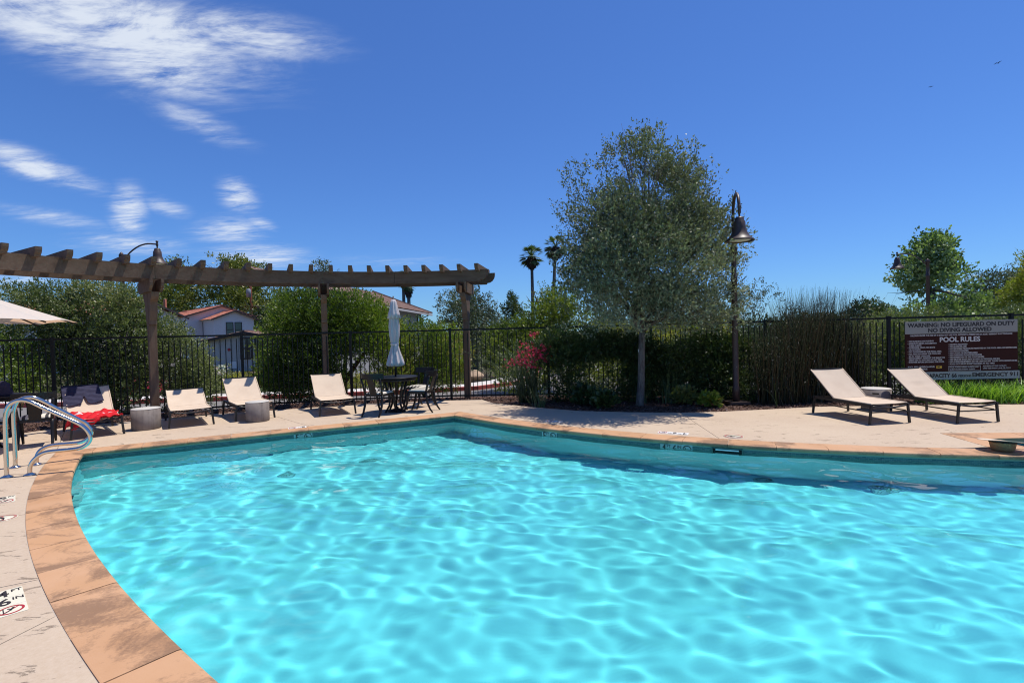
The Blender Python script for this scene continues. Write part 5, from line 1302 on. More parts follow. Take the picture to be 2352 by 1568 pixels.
# middle distance
def big_tree(name, label, lobes, ntw, per, tw, leaf, m, seed, base=None, rt=.2, bark=M_BARK, **kw):
    t = tag(empty(name), label, 'tree'); crown('crown', lobes, ntw, per, tw, leaf, m, seed, t, **kw)
    if base: limbs(base, (base[0] + .1, base[1], min(l[2] - .5 * l[5] for l in lobes[:2])), lobes, rt, seed, 10, bark, t, 1)
    return t
lb = [PL(1085, 740, 26, 60, 62, 2), PL(1050, 710, 26, 42, 42, 1.6), PL(1110, 700, 26, 35, 35, 1.5), PL(1130, 770, 25, 40, 50, 1.5), PL(1060, 800, 25, 55, 60, 1.5)]
big_tree('holm_oak', 'grey green oak behind the right pergola post', lb, 2600, 8, .35, .11, G_OLIVE, 64, (-1.9, 26, ZG), .15)
lb = [PL(1255, 730, 19, 60, 50, 1.3), PL(1225, 680, 19, 30, 28, .8), PL(1290, 700, 19, 45, 40, 1.2), PL(1190, 760, 18.5, 45, 30, 1), PL(1150, 800, 18, 40, 50, 1), PL(1240, 800, 18, 70, 50, 1), PL(1350, 740, 18.5, 60, 35, 1)]
big_tree('yellow_green_tree', 'yellow green tree between the palms and the big oak', lb, 3300, 8, .28, .09, G_YEL, 65, (1.2, 19, ZG), .12, thr=-.3)
lb = [PL(1175, 705, 40, 8, 30, .8), PL(1160, 725, 40, 12, 20, .8), PL(1190, 725, 40, 12, 22, .8)]
big_tree('cypress_tree', 'small dark conifer left of the yellow green tree', lb, 500, 7, .4, .16, G_DARK, 66, thr=-.6)
lb = [PL(1745, 720, 16.5, 48, 55, 1), PL(1720, 690, 16.5, 22, 22, .6), PL(1765, 690, 16.5, 22, 20, .6), PL(1790, 760, 16, 40, 50, .9), PL(1710, 780, 16, 40, 50, .9)]
bush('feathery_shrub', 'feathery grey green shrub behind the fence right of the lamp', 'shrub', lb, 2100, 8, .22, .055, G_OLIVE, 67, thr=-.35, rough=.22)
# big background oak on the left
lb = [PL(500, 650, 88, 85, 50, 5), PL(440, 625, 88, 45, 32, 4), PL(560, 640, 88, 50, 36, 4), PL(600, 690, 86, 60, 60, 5), PL(440, 690, 86, 70, 45, 5), PL(540, 700, 86, 70, 40, 5), PL(480, 605, 88, 35, 18, 3), PL(540, 612, 88, 30, 18, 3), PL(395, 690, 88, 30, 50, 4), PL(620, 740, 80, 50, 50, 5)]
big_tree('spreading_oak', 'huge yellowish oak rising behind the tiled roof house', lb, 5200, 7, .9, .42, G_FAR, 71, (-46, 88, ZG), .6, thr=-.15, cl=.55)
lb = [PL(735, 612, 60, 16, 14, 2), PL(735, 640, 60, 28, 25, 2), PL(770, 650, 60, 25, 20, 2)]
big_tree('distant_pine', 'dark treetop poking above the pergola beam near the middle post', lb, 700, 7, .5, .22, G_OLIVE, 72)
big_tree('distant_tree', 'dark green tree far behind the house to the right of the shed', [PL(650, 730, 70, 55, 45, 4), PL(700, 700, 72, 50, 35, 4), PL(590, 745, 66, 35, 40, 3)], 1300, 7, .7, .33, G_DARK, 73, thr=-.4, cl=.7)
# right side background
lb = [PL(2132, 645, 24, 46, 48, 1.4), PL(2137, 595, 24, 36, 34, 1.1), PL(2142, 560, 24, 20, 20, .7), PL(2082, 672, 24, 34, 16, .9), PL(2180, 640, 24, 28, 34, 1), PL(2205, 675, 24, 28, 28, 1), PL(2120, 722, 23.5, 85, 36, 1.5), PL(2210, 705, 24, 45, 28, 1.3)]
big_tree('sycamore_tree', 'airy light green sycamore behind the right street lamp', lb, 1900, 7, .36, .14, G_SYC, 81, (19.6, 24, ZG), .14, aspect=.7, thr=.15, cl=2.6, rough=.3)
lb = [PL(2290, 690, 34, 70, 45, 2.5), PL(2360, 680, 34, 60, 60, 2.5), PL(2240, 705, 36, 50, 35, 2.5), PL(2270, 650, 36, 35, 22, 2), PL(2420, 640, 32, 60, 60, 2.5)]
big_tree('background_oak', 'dark oak mass behind the sign at right', lb, 2500, 8, .45, .16, G_OLIVE, 82, thr=-.35, cl=.9)
lb = [PL(2345, 650, 22, 30, 50, 1.2), PL(2370, 690, 22, 50, 50, 1.4), PL(2400, 620, 22, 40, 50, 1.4)]
big_tree('bright_green_tree', 'bright green tree cut by the right edge of the picture', lb, 1300, 8, .3, .12, G_YEL, 83, thr=-.2)
lb = [PL(1990, 712, 48, 26, 20, 2), PL(1975, 730, 48, 30, 22, 2), PL(2020, 730, 48, 30, 22, 2), PL(1940, 745, 48, 40, 20, 2)]
big_tree('far_tree', 'small dark tree far behind the tall reeds', lb, 900, 7, .5, .22, G_DARK, 84, thr=-.4, cl=.8)
lb = [PL(2030, 790, 13.2, 60, 70, .8), PL(2110, 800, 13.0, 70, 75, .8), PL(2200, 810, 13.0, 80, 80, .8), PL(2300, 800, 13.0, 90, 75, .8), PL(2380, 790, 13.0, 70, 70, .8), PL(1990, 830, 13.4, 50, 60, .7), PL(2150, 740, 14.5, 90, 35, .8), PL(2330, 740, 14.5, 80, 35, .8)] + [PL(px, 875, 12.6, 60, 40, .4) for px in range(1990, 2450, 70)]
bush('boundary_hedge', 'green leafy hedge behind the fence and the rules sign', 'hedge', lb, 8200, 8, .16, .07, G_HOLLY, 85, thr=-.45)
lb = [PL(1620, 770, 17, 60, 40, .9), PL(1560, 780, 17, 60, 40, .9), PL(1480, 780, 17, 70, 40, .9), PL(1400, 790, 17, 70, 45, .9)] + [PL(px, 860, 15.2, 60, 60, .7) for px in range(1200, 1800, 75)]
bush('middle_hedge', 'leafy green hedge showing above the fence behind the oak', 'hedge', lb, 5600, 7, .2, .09, G_YEL, 86, thr=-.5)
# long dark woodland at the horizon
lb = [PL(px, 768 - 0.0253 * (px - 1176), 130, 90, 22 + 10 * math.sin(px * .02), 6) for px in range(-300, 2800, 120)]
w_ = crown('distant_woods', lb, 6500, 6, 1.6, .8, G_DARK, 91, None, thr=-.7, cl=.3); tag(w_, 'far dark woods along the horizon', 'woods', kind='stuff')

# --- red flowering shrub
rf_ = tag(empty('red_flowering_shrub'), 'arching shrub with crimson flowers in front of the fence', 'flowering shrub')
rng = np.random.default_rng(9); rb = G(1215, 922); mb = MB(); lf = []; fl_pts = []
random.seed(4)
for i in range(120):
    an = random.uniform(0, 6.28); sp = random.uniform(0.1, 0.55) * (1.7 if i % 6 == 0 else 1); h = random.uniform(0.6, 1.5)
    b0 = Vector((rb.x + random.uniform(-.22, .22), rb.y + random.uniform(-.15, .25), -.03)); side = -0.25 if i % 2 else .12
    if i % 6 == 0: side = -0.75; h = random.uniform(.7, 1.25)
    e = b0 + Vector((math.cos(an) * sp + side, math.sin(an) * sp * .7, h)); mdl = b0.lerp(e, .5) + Vector((-.05 * math.cos(an), 0, .22 * h)); pts = [b0, b0.lerp(mdl, .6) + Vector((0, 0, .08)), mdl, mdl.lerp(e, .6) + Vector((0, 0, .05)), e]
    mb.tube(pts, [.007, .006, .005, .004, .002], 4)
    for k in range(30):
        u = (k + 1) / 31 * 4; j = min(3, int(u)); p = pts[j].lerp(pts[j + 1], u - j); lf.append((p.x + rng.normal(0, .012), p.y + rng.normal(0, .012), p.z, rng.normal(0, .6), rng.normal(0, .6), .8))
mb.build('stems', m_bark('green_stem', (0.10, 0.13, 0.06), (0.06, 0.08, 0.04)), rf_)
lf = np.array(lf); soup('foliage', leaves(lf[:, :3], lf[:, 3:], .045, rng, .22, .2, .4), m_leaf('narrow_leaves', [(0.03, 0.045, 0.02), (0.08, 0.11, 0.05), (0.14, 0.18, 0.09)], .2), rf_, rng.uniform(0, 1, len(lf)))
for px, py, s, n in [(1228, 805, 11, 60), (1240, 815, 9, 60), (1215, 820, 12, 60), (1200, 830, 12, 50), (1185, 832, 9, 35), (1222, 840, 9, 50), (1250, 800, 6, 40), (1205, 808, 12, 30), (1225, 770, 7, 22), (1255, 828, 6, 22), (1212, 795, 14, 26), (1170, 835, 6, 12)]:
    for k in range(n):
        if k % 3 == 0: continue
        q = P(px + rng.normal(0, s), py + rng.normal(0, s * .6), rb.y - .1 + rng.normal(0, .12)); fl_pts.append((q.x, q.y, q.z))
fp = np.array(fl_pts); fp = np.repeat(fp, 4, 0) + rng.normal(0, .012, (len(fp) * 4, 3)); soup('flowers', leaves(fp, rng.normal(0, 1, fp.shape), .036, rng, .7, .2, .9), G_RED, rf_, rng.uniform(0, 1, len(fp)))['kind'] = 'stuff'

# --- blades: reeds, lilies, grasses
def blades(name, base, n, h, spread, w, m, seed, parent=None, lean=0.25, droop=0.3, seg=4, foot=0.12, tip=0.1, hj=.25):
    rng = np.random.default_rng(seed); b = np.array(base)[None] + np.stack([rng.normal(0, foot, n), rng.normal(0, foot, n), np.zeros(n)], -1)
    an = rng.uniform(0, 6.28, n); L = h * (1 + rng.uniform(-hj, hj, n)); le = np.abs(rng.normal(0, lean, n)) + .02; dr = droop * rng.uniform(.3, 1.4, n)
    d = np.stack([np.cos(an), np.sin(an)], -1); rows = []
    s2 = np.stack([-np.sin(an), np.cos(an)], -1); tw = rng.uniform(-.8, .8, n)[:, None]; side = s2 * np.cos(tw) + d * np.sin(tw)
    for k in range(seg + 1):
        t = k / seg; out = (le * t + dr * t * t) * L; z = L * (t - 0.35 * dr * t ** 3); c = np.concatenate([b[:, :2] + d * out[:, None], (b[:, 2] + z)[:, None]], 1)
        ww = w * (1 - t * (1 - tip)) / 2; sd = np.concatenate([side * ww, np.zeros((n, 1))], 1); rows.append((c - sd, c + sd))
    Q = [np.stack([rows[k][0], rows[k][1], rows[k + 1][1], rows[k + 1][0]], 1) for k in range(seg)]
    V = np.concatenate(Q); tn = np.tile(rng.uniform(0, 1, n), seg); return soup(name, V, m, parent, tn)
# tall reeds: six clumps grown together
random.seed(12)
for i, (px, py, hh, nb) in enumerate([(1788, 925, 1.45, 420), (1830, 922, 1.8, 560), (1868, 920, 1.98, 640), (1905, 917, 1.95, 640), (1942, 914, 1.9, 580), (1972, 912, 1.4, 380)]):
    c = G(px, py); c.y += 0.25
    t = tag(empty('reed_clump', (0, 0, 0)), ['leftmost and shorter clump of brown green reeds beside the twiggy shrub', 'second clump from the left in the tall reeds', 'tall reed clump left of the middle of the reed bed', 'tall reed clump right of the middle of the reed bed', 'tall reed clump just behind the lounger backrest', 'rightmost lower reed clump next to the sign fence post'][i], 'reeds', 'tall reed clumps along the fence')
    blades('stems', (c.x, c.y, -.03), nb, hh, 0, .011, G_REED, 100 + i, t, .12, .10, 4, .17, .25, .30)
    blades('young_stems', (c.x, c.y, -.03), 260, hh * .6, 0, .009, G_REED, 120 + i, t, .22, .15, 3, .2, .2, .4)
    rg = np.random.default_rng(140 + i); q = np.stack([c.x + rg.normal(0, .28, 4600), c.y + rg.normal(0, .2, 4600), rg.uniform(.15, .95, 4600) * hh], -1)
    soup('leaf_sheaths', leaves(q, np.tile([0, 0, 1.0], (4600, 1)), .044, rg, .25, .2, .5), m_leaf('reed_sheath', [(0.03, 0.045, 0.018), (0.07, 0.09, 0.03), (0.12, 0.09, 0.04), (0.38, 0.35, 0.28)], .1), t, rg.beta(1.5, 2.2, 4600))
# strap-leaved plants below the sign
for i, px in enumerate(range(2140, 2392, 21)):
    c = G(px + random.uniform(-4, 4), 922 + random.uniform(-4, 3)); c.y += .12
    t = tag(empty('daylily'), 'bright green strappy plant in the row beneath the rules sign', 'plant', 'daylilies in the row beneath the sign'); t['label'] = t['label'] if 0 < i < 11 else ['bright green strappy plant at the end of the row next to the lounger backrest', 'bright green strappy plant at the right end of the row beneath the sign'][i > 0]; blades('leaf_blades', (c.x, c.y, -.03), 80, .40, 0, .024, G_LILY, 200 + i, t, .30, .38, 5, .09, .12, .3)
for i, (px, py, h, lab) in enumerate([(1375, 930, .75, 'upright strappy plant left of the oak trunk'), (1540, 925, .85, 'strappy plant with arching leaves right of the oak trunk'), (1480, 925, .6, 'low dark strappy plant at the foot of the oak'), (1240, 935, .45, 'low wispy plant under the red flowering shrub'), (1792, 935, .8, 'single thin upright shoot beside the reeds')]):
    c = G(px, py); t = tag(empty('strap_plant'), lab, 'plant'); blades('leaf_blades', (c.x, c.y + .15, -.03), [40, 45, 40, 50, 4][i], h * (.7 if i == 4 else 1), 0, .015, G_PALM, 230 + i, t, .25, .35, 5, .07 if i != 4 else .01)
for i, (px, py, s, lab) in enumerate([(1345, 930, 1.0, 'leafy ground plant at the left under the oak'), (1395, 936, .8, 'broad leaved ground plant left of the oak trunk'), (1580, 928, .8, 'leafy ground plant right of the oak trunk'), (1640, 933, .5, 'small yellowish leafy plant near the lamp base')]):
    c = G(px, py); bush('ground_plant', lab, 'plant', [(c.x, c.y + .2, .16 * s, .24 * s, .22, .17 * s)], 90, 6, .1, .10, G_BRIGHT if i == 3 else G_DARK, 240 + i, aspect=.65, zmin=-.03, thr=-1)  # tree shade is put into the dark leaves; the yellowish plant stays bright
# low planting on the far side of the road
for i, (px, Y_, w, h, m, lab) in enumerate([(440, 19.5, 45, 28, G_PINK, 'pink flowering bush low beyond the road left'), (500, 21.5, 26, 24, G_PINK, 'pink flowering bush beside the white shed wall'), (480, 19.2, 40, 18, G_HOLLY, 'low mauve green groundcover clump beyond the kerb'), (560, 19.3, 40, 20, G_YEL, 'low yellowish shrub beyond the kerb below the shed'), (640, 20, 45, 18, G_HOLLY, 'low green mound beyond the kerb right of the shed'), (1130, 22.5, 28, 22, G_OLIVE, 'grey green mound right of the pergola post beyond the road'), (920, 20, 60, 14, G_YEL, 'low grassy mound behind the dining set beyond the road'), (1010, 20.5, 40, 16, G_HOLLY, 'low green mound beyond the road left of the right post'), (820, 20, 60, 14, G_YEL, 'low green mound under the strawberry tree'), (300, 19.5, 60, 16, G_RED, 'low red flowering plants behind the left shrubs'), (380, 19.5, 26, 12, G_RED, 'red flowers beyond the kerb by the pale olive shrub')]):
    hz = 763 - .0253 * (px - 1176); py = hz + (HEYE - ZG - .15) * KK(Y_) - h; l = PL(px, py, Y_, w, h, .7)
    t = bush('low_shrub', lab, 'shrub', [l], 420, 6, .12, .07, G_HOLLY if m in (G_PINK, G_RED) else m, 300 + i, thr=-.8, zmin=ZG)
    if m in (G_PINK, G_RED): crown('flowers', [(l[0], l[1] - .1, l[2] + .05, l[3], l[4], l[5])], 130, 4, .05, .08, m, 320 + i, t, thr=-.8, aspect=.8, zmin=ZG)['kind'] = 'stuff'
bc = G(1100, 890, ZG); rk = MB(); v = []
bm = bmesh.new(); bmesh.ops.create_icosphere(bm, subdivisions=3, radius=.45)
for q in bm.verts: q.co *= 1 + .18 * math.sin(q.co.x * 7 + 1) * math.cos(q.co.y * 6) + .1 * math.sin(q.co.z * 12); q.co.z *= .7
me = bpy.data.meshes.new('boulder'); bm.to_mesh(me); bm.free(); bo = link('boulder', me, m_concrete('sandstone', (0.42, 0.30, 0.20), (0.2, 0.14, 0.1), 3), None, (bc.x - .3, 21.5, ZG + .25)); tag(bo, 'tan sandstone boulder beyond the road beside the right pergola post', 'boulder')

# --- palms
def palm(px, ptop, Y, rpx, label, lean=0.0, skirt=False):
    c = P(px, ptop, Y); k = KK(Y); r = rpx / k * 1.25; t = tag(empty('fan_palm'), label, 'palm tree', 'tall fan palms in the distance'); mb = MB()
    mb.tube([(c.x + lean, Y, ZG), (c.x + lean * .5, Y, c.z * .5), (c.x, Y, c.z - r * .1)], [.30, .24, .20], 8); mb.build('trunk', M_BARK, t)
    rng = np.random.default_rng(int(px)); Q = []
    for i in range(46):
        an = rng.uniform(0, 6.28); el_ = rng.uniform(-.9, 1.25); d = np.array([math.cos(an) * math.cos(el_), math.sin(an) * math.cos(el_), math.sin(el_)]); p0 = np.array([c.x, Y, c.z]); hub = p0 + d * r * .55
        s = np.cross(d, [0, 0, 1.]); s /= np.linalg.norm(s) + 1e-6
        for j in range(9):
            a = (j / 8 - .5) * 2.2; dd = d * math.cos(a) + s * math.sin(a); tip = hub + dd * r * .5 + np.array([0, 0, -.13 * r]); w = s * .035 * r * 1.6; Q.append([hub, (hub + tip) / 2 - w, tip, (hub + tip) / 2 + w])
        w = s * .03 * r; Q.append([p0 - w, p0 + w, hub + w, hub - w])
    soup('fronds', np.array(Q), G_PALM, t, rng.uniform(0, 1, len(Q)))
    N_ = 900; u = rng.uniform(0, 1, N_); an = rng.uniform(0, 6.28, N_); H_ = r * (1.5 if skirt else .75); rad = r * (.42 if skirt else .3) * np.sin(np.pi * (0.25 + .75 * u)) ** .7
    C = np.stack([c.x + rad * np.cos(an), Y + rad * np.sin(an), c.z - u * H_], -1); soup('dead_frond_skirt', leaves(C, np.tile([0, 0, -1.], (N_, 1)), r * .3, rng, .3, -.3, .4), M_THATCH, t, rng.uniform(0, 1, N_)); return t
palm(1221, 588, 75, 25, 'left of the two tall fan palms beside the big oak')
palm(1276, 566, 72, 25, 'right of the two tall fan palms, partly behind the oak crown', -.9)
palm(938, 657, 66, 14, 'fan palm with a shaggy brown skirt seen under the pergola beam', 0, True)
palm(926, 640, 72, 18, 'thin fan palm beside the shaggy one behind the pergola beam')

# ------------------------------------------------------------------ buildings
M_STUCCO = m_concrete('pale_stucco', (0.74, 0.66, 0.62), (0.62, 0.55, 0.52), .6); M_GLASS = mat('dark_window_glass', (0.02, 0.03, 0.03), 0.08, spec=0.8); M_WFR = mat('dark_window_frame', (0.04, 0.022, 0.018), 0.5)
def m_terra(name, cols):
    m = mat(name, cols[0], 0.8, spec=.2); n1 = noise(m, coords(m), 6, 3, .6); n2 = noise(m, coords(m), 1.1, 5, .6)
    lk(m, mixc(m, ramp(m, n2, [(.35, (0, 0, 0)), (.7, (1, 1, 1))]), ramp(m, n1, [(.3, cols[0]), (.5, cols[1]), (.7, cols[2])], 'CONSTANT'), cols[1]), B(m).inputs['Base Color']); return m
M_TERRA = m_terra('terracotta_tile', [(0.36, 0.12, 0.07), (0.50, 0.20, 0.13), (0.58, 0.30, 0.22)]); M_BROWNT = m_terra('brown_tile', [(0.17, 0.10, 0.08), (0.24, 0.15, 0.12), (0.30, 0.20, 0.17)])
def roof_plane(e0, e1, r0, r1, m, parent, tile=0.30, course=0.42, amp=.05, name='tiled_slope'):
    """barrel tiles: eave e0-e1, ridge r0-r1"""
    e0, e1, r0, r1 = map(Vector, (e0, e1, r0, r1)); W = (e1 - e0).length; H = ((r0 + r1) / 2 - (e0 + e1) / 2).length
    nx = max(4, int(W / tile) * 4); ny = max(3, int(H / course)); nrm = (e1 - e0).cross(r0 - e0).normalized()
    if nrm.z < 0: nrm = -nrm
    v = []; f = []
    for j in range(ny):
        for s in (0, 1):
            t = (j + s) / ny
            for i in range(nx + 1):
                u = i / nx; p = e0.lerp(e1, u).lerp(r0.lerp(r1, u), t); v.append(p + nrm * (amp * abs(math.sin(u * nx / 4 * math.pi)) + (0.035 if s == 0 else 0.0) + .01))
    for j in range(ny * 2 - 1):
        for i in range(nx): a = j * (nx + 1) + i; f.append((a, a + 1, a + nx + 2, a + nx + 1))
    return MB().add(v, f).build(name, m, parent)
def window(parent, M, w, h, muntin=True, fr=M_WFR):
    """M: +X across, +Y up, +Z outward"""
    m = MB()
    for a, b, s in (((0, h / 2 - .04), 0, (w, .08)), ((0, -h / 2 + .04), 0, (w, .08)), ((w / 2 - .03, 0), 0, (.06, h - .16)), ((-w / 2 + .03, 0), 0, (.06, h - .16)), ((0, 0), 0, (w - .12, .07))):
        v = [M @ Vector((a[0] + x * s[0] / 2, a[1] + y * s[1] / 2, z)) for z in (.0, .06) for x, y in ((-1, -1), (1, -1), (1, 1), (-1, 1))]; m.add(v, [(0, 1, 2, 3), (4, 5, 6, 7), (0, 1, 5, 4), (1, 2, 6, 5), (2, 3, 7, 6), (3, 0, 4, 7)])
    wf = m.build('window', fr, parent)
    MB().add([M @ Vector((x * (w / 2 - .02), y * (h / 2 - .02), .02)) for x, y in ((-1, -1), (1, -1), (1, 1), (-1, 1))], [(0, 1, 2, 3)]).build('pane', M_GLASS, wf)
def gable_block(parent, o, e, w, L, zb, ze, zr, mw, mr, over=.4, tile=.30, name='wall'):
    """o: ground centre of the gable wall; e: outward direction of the gable; block runs L back from it"""
    e = Vector((e[0], e[1], 0)).normalized(); s = Vector((-e.y, e.x, 0)); o = Vector((o[0], o[1], 0))
    prof = [(-w / 2, zb), (w / 2, zb), (w / 2, ze), (0, zr), (-w / 2, ze)]
    M = Matrix(((s.x, 0, -e.x, o.x), (s.y, 0, -e.y, o.y), (0, 1, 0, 0), (0, 0, 0, 1))); MB().prism(prof, 0, L, M).build(name, mw, parent)
    sl = (zr - ze) / (w / 2)
    rp = []
    for q in (-1, 1):
        a = o + e * over + s * (q * (w / 2 + over)); b = o - e * (L + over) + s * (q * (w / 2 + over)); r0 = o + e * over; r1 = o - e * (L + over)
        a.z = b.z = ze - sl * over + .06; r0.z = r1.z = zr + .06
        roof_plane(a, b, r0, r1, mr, parent, tile)
        MB().bar(a + Vector((0, 0, -.03)), r0 + Vector((0, 0, -.03)), .05, .16).build('rake_board', M_WFR, parent)
    MB().bar(o + e * over + Vector((0, 0, zr + .12)), o - e * (L + over) + Vector((0, 0, zr + .12)), .18, .12).build('ridge_tiles', mr, parent)
    return s, e, M
def on_wall(o, e, along, z):
    e = Vector((e[0], e[1], 0)).normalized(); s = Vector((-e.y, e.x, 0)); c = Vector((o[0], o[1], 0)) + s * along + Vector((0, 0, z)); return Matrix(((s.x, 0, e.x, c.x), (s.y, 0, e.y, c.y), (0, 1, 0, c.z), (0, 0, 0, 1)))
house = tag(empty('stucco_house'), 'pale two storey stucco house with terracotta tile roofs behind the left fence', 'house')
YH = 62; kH = KK(YH); e = (0.72, -0.69); apx = P(507, 700.5, YH)
zr = apx.z; ze = P(464, 731, YH).z; oA = (apx.x, apx.y)
s_, e_, M_ = gable_block(house, oA, e, 7.0, 16, ZG, ze + .25, zr - .15, M_STUCCO, M_TERRA, .45, .34)
for al in (-1.0, -0.0): window(house, on_wall(oA, e, al - .6, P(480, 757, YH).z), .85, 1.75)
# side window on the long wall
sv = Vector((-e_.y, e_.x, 0)); ow = Vector((oA[0], oA[1], 0)) - sv * 3.5 - e_ * 3.0; window(house, on_wall((ow.x, ow.y), (-sv.x, -sv.y), 0, P(446, 753, YH).z), 1.0, 1.8)
dp = Vector((oA[0], oA[1], 0)) - sv * 3.56 - e_ * 1.3; MB().tube([dp + Vector((0, 0, ZG)), dp + Vector((0, 0, ze - .3)), dp + Vector((0, 0, ze - .2)) + e_ * .5], .06, 6).build('downpipe', M_WFR, house)
apx2 = P(537, 711.5, YH - 2.6); oB = (apx2.x, apx2.y)
gable_block(house, oB, e, 4.3, 4.5, ZG, P(569, 736, YH - 2.6).z + .25, apx2.z - .15, M_STUCCO, M_TERRA, .4, .34, 'bay_wall')
for al in (-.50, .42): window(house, on_wall(oB, e, al, P(537, 757, YH - 2.6).z), .78, 1.75)
MB().box(P(379, 700, YH), (.25, .25, 1.4)).build('vent_pipe', M_TERRA, house)
# house hidden behind the left shrubs: a strip of tiled roof and a pale wall
h2 = tag(empty('tiled_house'), 'terracotta roofed house glimpsed through the broad left shrub', 'house')
c = P(190, 700, 40); gable_block(h2, (c.x + 4.5, 40), (1, -.15), 8, 12, ZG, 3.6, 4.9, M_STUCCO, M_TERRA, .4, .34)
c = P(-10, 800, 22); MB().box((c.x - 1, 22, .8), (3.2, .2, 2.6)).build('garden_wall_panel', M_STUCCO, h2)

# small board and batten shed
shed = tag(empty('garden_shed'), 'small white board and batten building with a low brown roof', 'shed')
YS = 34; M_BATT = m_concrete('white_board', (0.52, 0.50, 0.46), (0.38, 0.36, 0.33), 1.5)
ap = P(562, 760, YS); ev = P(476, 790.5, YS); wS = 5.0; oS = (ap.x, ap.y); eS = (0.16, -0.99)
sS, eS_, MS = gable_block(shed, oS, eS, wS - .5, 5.5, ZG - .6, ev.z + .22, ap.z - .12, M_BATT, M_BROWNT, .35, .30)
for i in range(11):
    al = -wS / 2 + .45 + i * .40; M = on_wall(oS, eS, al, 0.0); zt = ap.z - .12 - abs(al) * (ap.z - .34 - ev.z) / (wS / 2 - .25) - .05
    v = [M @ Vector((x, y, z)) for z in (0, .03) for x, y in ((-.025, ZG), (.025, ZG), (.025, zt), (-.025, zt))]; MB().add(v, [(4, 5, 6, 7), (0, 1, 5, 4), (1, 2, 6, 5), (2, 3, 7, 6), (3, 0, 4, 7)]).build('batten', M_BATT, shed)
for al in (0.05, .95): window(shed, on_wall(oS, eS, al, P(553, 800, YS).z), .72, 1.45)
MB().add([on_wall(oS, eS, -1.0 + .1 * math.cos(k * .52), .95 + .1 * math.sin(k * .52) - 0.0) @ Vector((0, 0, .035)) for k in range(12)], [tuple(range(12))]).build('red_alarm_disc', M_RED, shed)
MB().prism([(-.95, -.1), (-.55, -.1), (-.55, .95 - .6), (-.95, .35)], .02, .07, on_wall(oS, eS, 0, -.2)).build('meter_box', M_WHITE, shed)

# brown roofed house on the right of the pergola
h3 = tag(empty('brown_roof_house'), 'house with brown tile hip roof seen above the trees under the beam', 'house')
corner = P(992, 722, 45); eN = P(877.6, 702, 31); zE = (corner.z + eN.z) / 2; rid = P(851.6, 671.4, 40)
xE0 = eN.x; roof_plane((eN.x, 24, zE), (corner.x, 45, zE), (rid.x - 1.5, 24, rid.z), (rid.x, 40.5, rid.z), M_BROWNT, h3, .32, .40, .06)
MB().bar((eN.x, 24, zE - .08), (corner.x, 45, zE - .08), .12, .14).build('gutter', mat('pale_gutter', (0.5, 0.45, 0.42), .6), h3)
roof_plane((corner.x, 45, zE), (rid.x - 5, 46.5, zE), (rid.x, 40.5, rid.z), (rid.x - 3, 40.5, rid.z), M_BROWNT, h3, .32, .40, .06, 'hip_slope')
MB().bar((corner.x, 45, zE + .1), (rid.x, 40.5, rid.z + .12), .2, .12).build('hip_tiles', M_BROWNT, h3)
wx = corner.x - .75; MB().add([(eN.x - .75, 24, ZG), (wx, 44, ZG), (wx, 44, zE + .15), (eN.x - .75, 24, zE + .15), (wx - 6, 44, ZG), (wx - 6, 44, zE + .15)], [(0, 1, 2, 3), (1, 4, 5, 2)]).build('wall', m_concrete('eave_shaded_stucco', (0.42, 0.40, 0.39), (0.34, 0.32, 0.31), .6), h3)  # shade under the eave is put into the wall's grey
ew = Vector((20, -(wx - eN.x + .75), 0)).normalized(); window(h3, on_wall((wx, 42.8), (ew.x, ew.y), 0, P(985, 745, 43).z - .2), 1.3, 2.0)
MB().tube([(wx + .12, 43.8, ZG), (wx + .12, 43.8, zE - .4), (wx + .7, 43.9, zE - .1)], .05, 6).build('downpipe', M_WFR, h3)
MB().tube([P(903, 700, 38), P(903, 680, 38)], .05, 6).build('vent_pipe', M_BARK, h3)

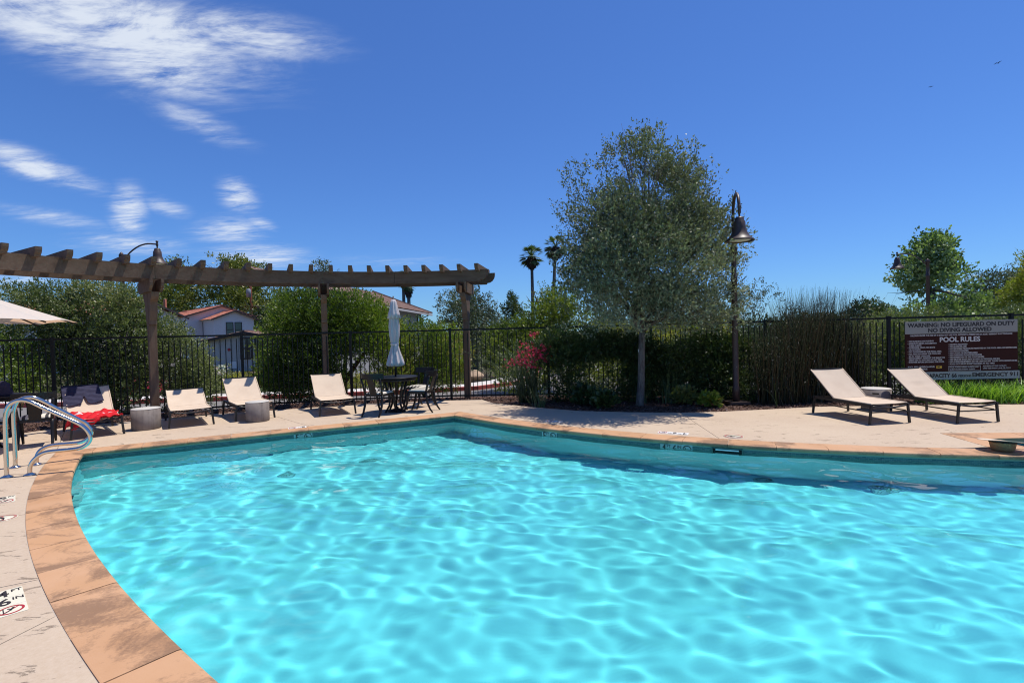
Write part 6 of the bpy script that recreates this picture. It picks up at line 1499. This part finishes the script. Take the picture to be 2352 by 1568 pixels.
# utility pole
ut = tag(empty('utility_pole'), 'dark utility pole with grey transformer behind the shed', 'utility pole'); c = P(577, 700, 75)
MB().tube([(c.x, 75, ZG), (c.x, 75, P(577, 640, 75).z)], [.22, .16], 8).build('pole', M_BARKR, ut)
MB().bar(P(563, 703, 75), P(597, 706, 75), .12, .14).build('cross_arm', M_BARKR, ut); MB().bar(P(563, 690, 75) + Vector((0, 0, -.9)), P(577, 716, 75), .08).build('brace', M_BARKR, ut)
tc_ = P(571, 673, 74.5); MB().lathe([(0, -.6), (.30, -.6), (.30, .5), (.2, .6), (0, .62)], 16, tc_).build('transformer', mat('transformer_grey', (0.22, 0.24, 0.26), .5), ut)
for i, (a, b) in enumerate([((597, 706), (760, 690)), ((563, 703), (300, 690))]):
    p0, p1 = P(*a, 75), P(*b, 60); MB().tube([p0.lerp(p1, t / 8) + Vector((0, 0, -1.2 * math.sin(math.pi * t / 8))) for t in range(9)], .03, 4).build('cable', M_BLACK, ut)

# birds
def bird(px, py, Y, s, rz, roll_, label):
    c = P(px, py, Y); M = Matrix.Translation(c) @ Matrix.Rotation(rz, 4, 'Z') @ Matrix.Rotation(roll_, 4, 'Y'); m = MB()
    pr_ = [(-.22, .0), (-.16, .03), (-.05, .055), (.08, .05), (.16, .03), (.20, .02), (.24, .0)]; v = [M @ Vector((x * s, r * s * math.cos(a), r * s * math.sin(a))) for x, r in pr_ for a in [k * math.pi / 4 for k in range(8)]]
    m.add(v, [(i * 8 + k, i * 8 + (k + 1) % 8, (i + 1) * 8 + (k + 1) % 8, (i + 1) * 8 + k) for i in range(6) for k in range(8)], True)
    for q in (-1, 1):
        v = [M @ (Vector(p) * s) for p in [(.12, q * .03, .02), (-.06, q * .03, .01), (-.07, q * .25, .10), (.10, q * .25, .12), (-.10, q * .55, .06), (.0, q * .58, .06)]]; v += [p + Vector((0, 0, .008)) for p in v]; m.add(v, [(0, 1, 2, 3), (3, 2, 4, 5), (6, 7, 8, 9), (9, 8, 10, 11), (0, 3, 9, 6), (1, 2, 8, 7), (2, 4, 10, 8), (3, 5, 11, 9), (4, 5, 11, 10)])
    v = [M @ (Vector(p) * s) for p in [(-.2, .02, 0), (-.2, -.02, 0), (-.38, -.07, 0), (-.38, .07, 0)]]; v += [p + Vector((0, 0, .006)) for p in v]; m.add(v, [(0, 1, 2, 3), (4, 5, 6, 7), (0, 1, 5, 4), (2, 3, 7, 6)])
    tag(m.build('bird', M_BLACK), label, 'bird')
bird(2292, 145.5, 60, .7, .2, .12, 'dark bird gliding high at the right of the sky'); bird(2138, 200, 90, .6, 1.0, .5, 'smaller bird flying below and left of the gliding one')
print('total tris approx', sum(len(o.data.polygons) for o in bpy.data.objects if o.type == 'MESH'))
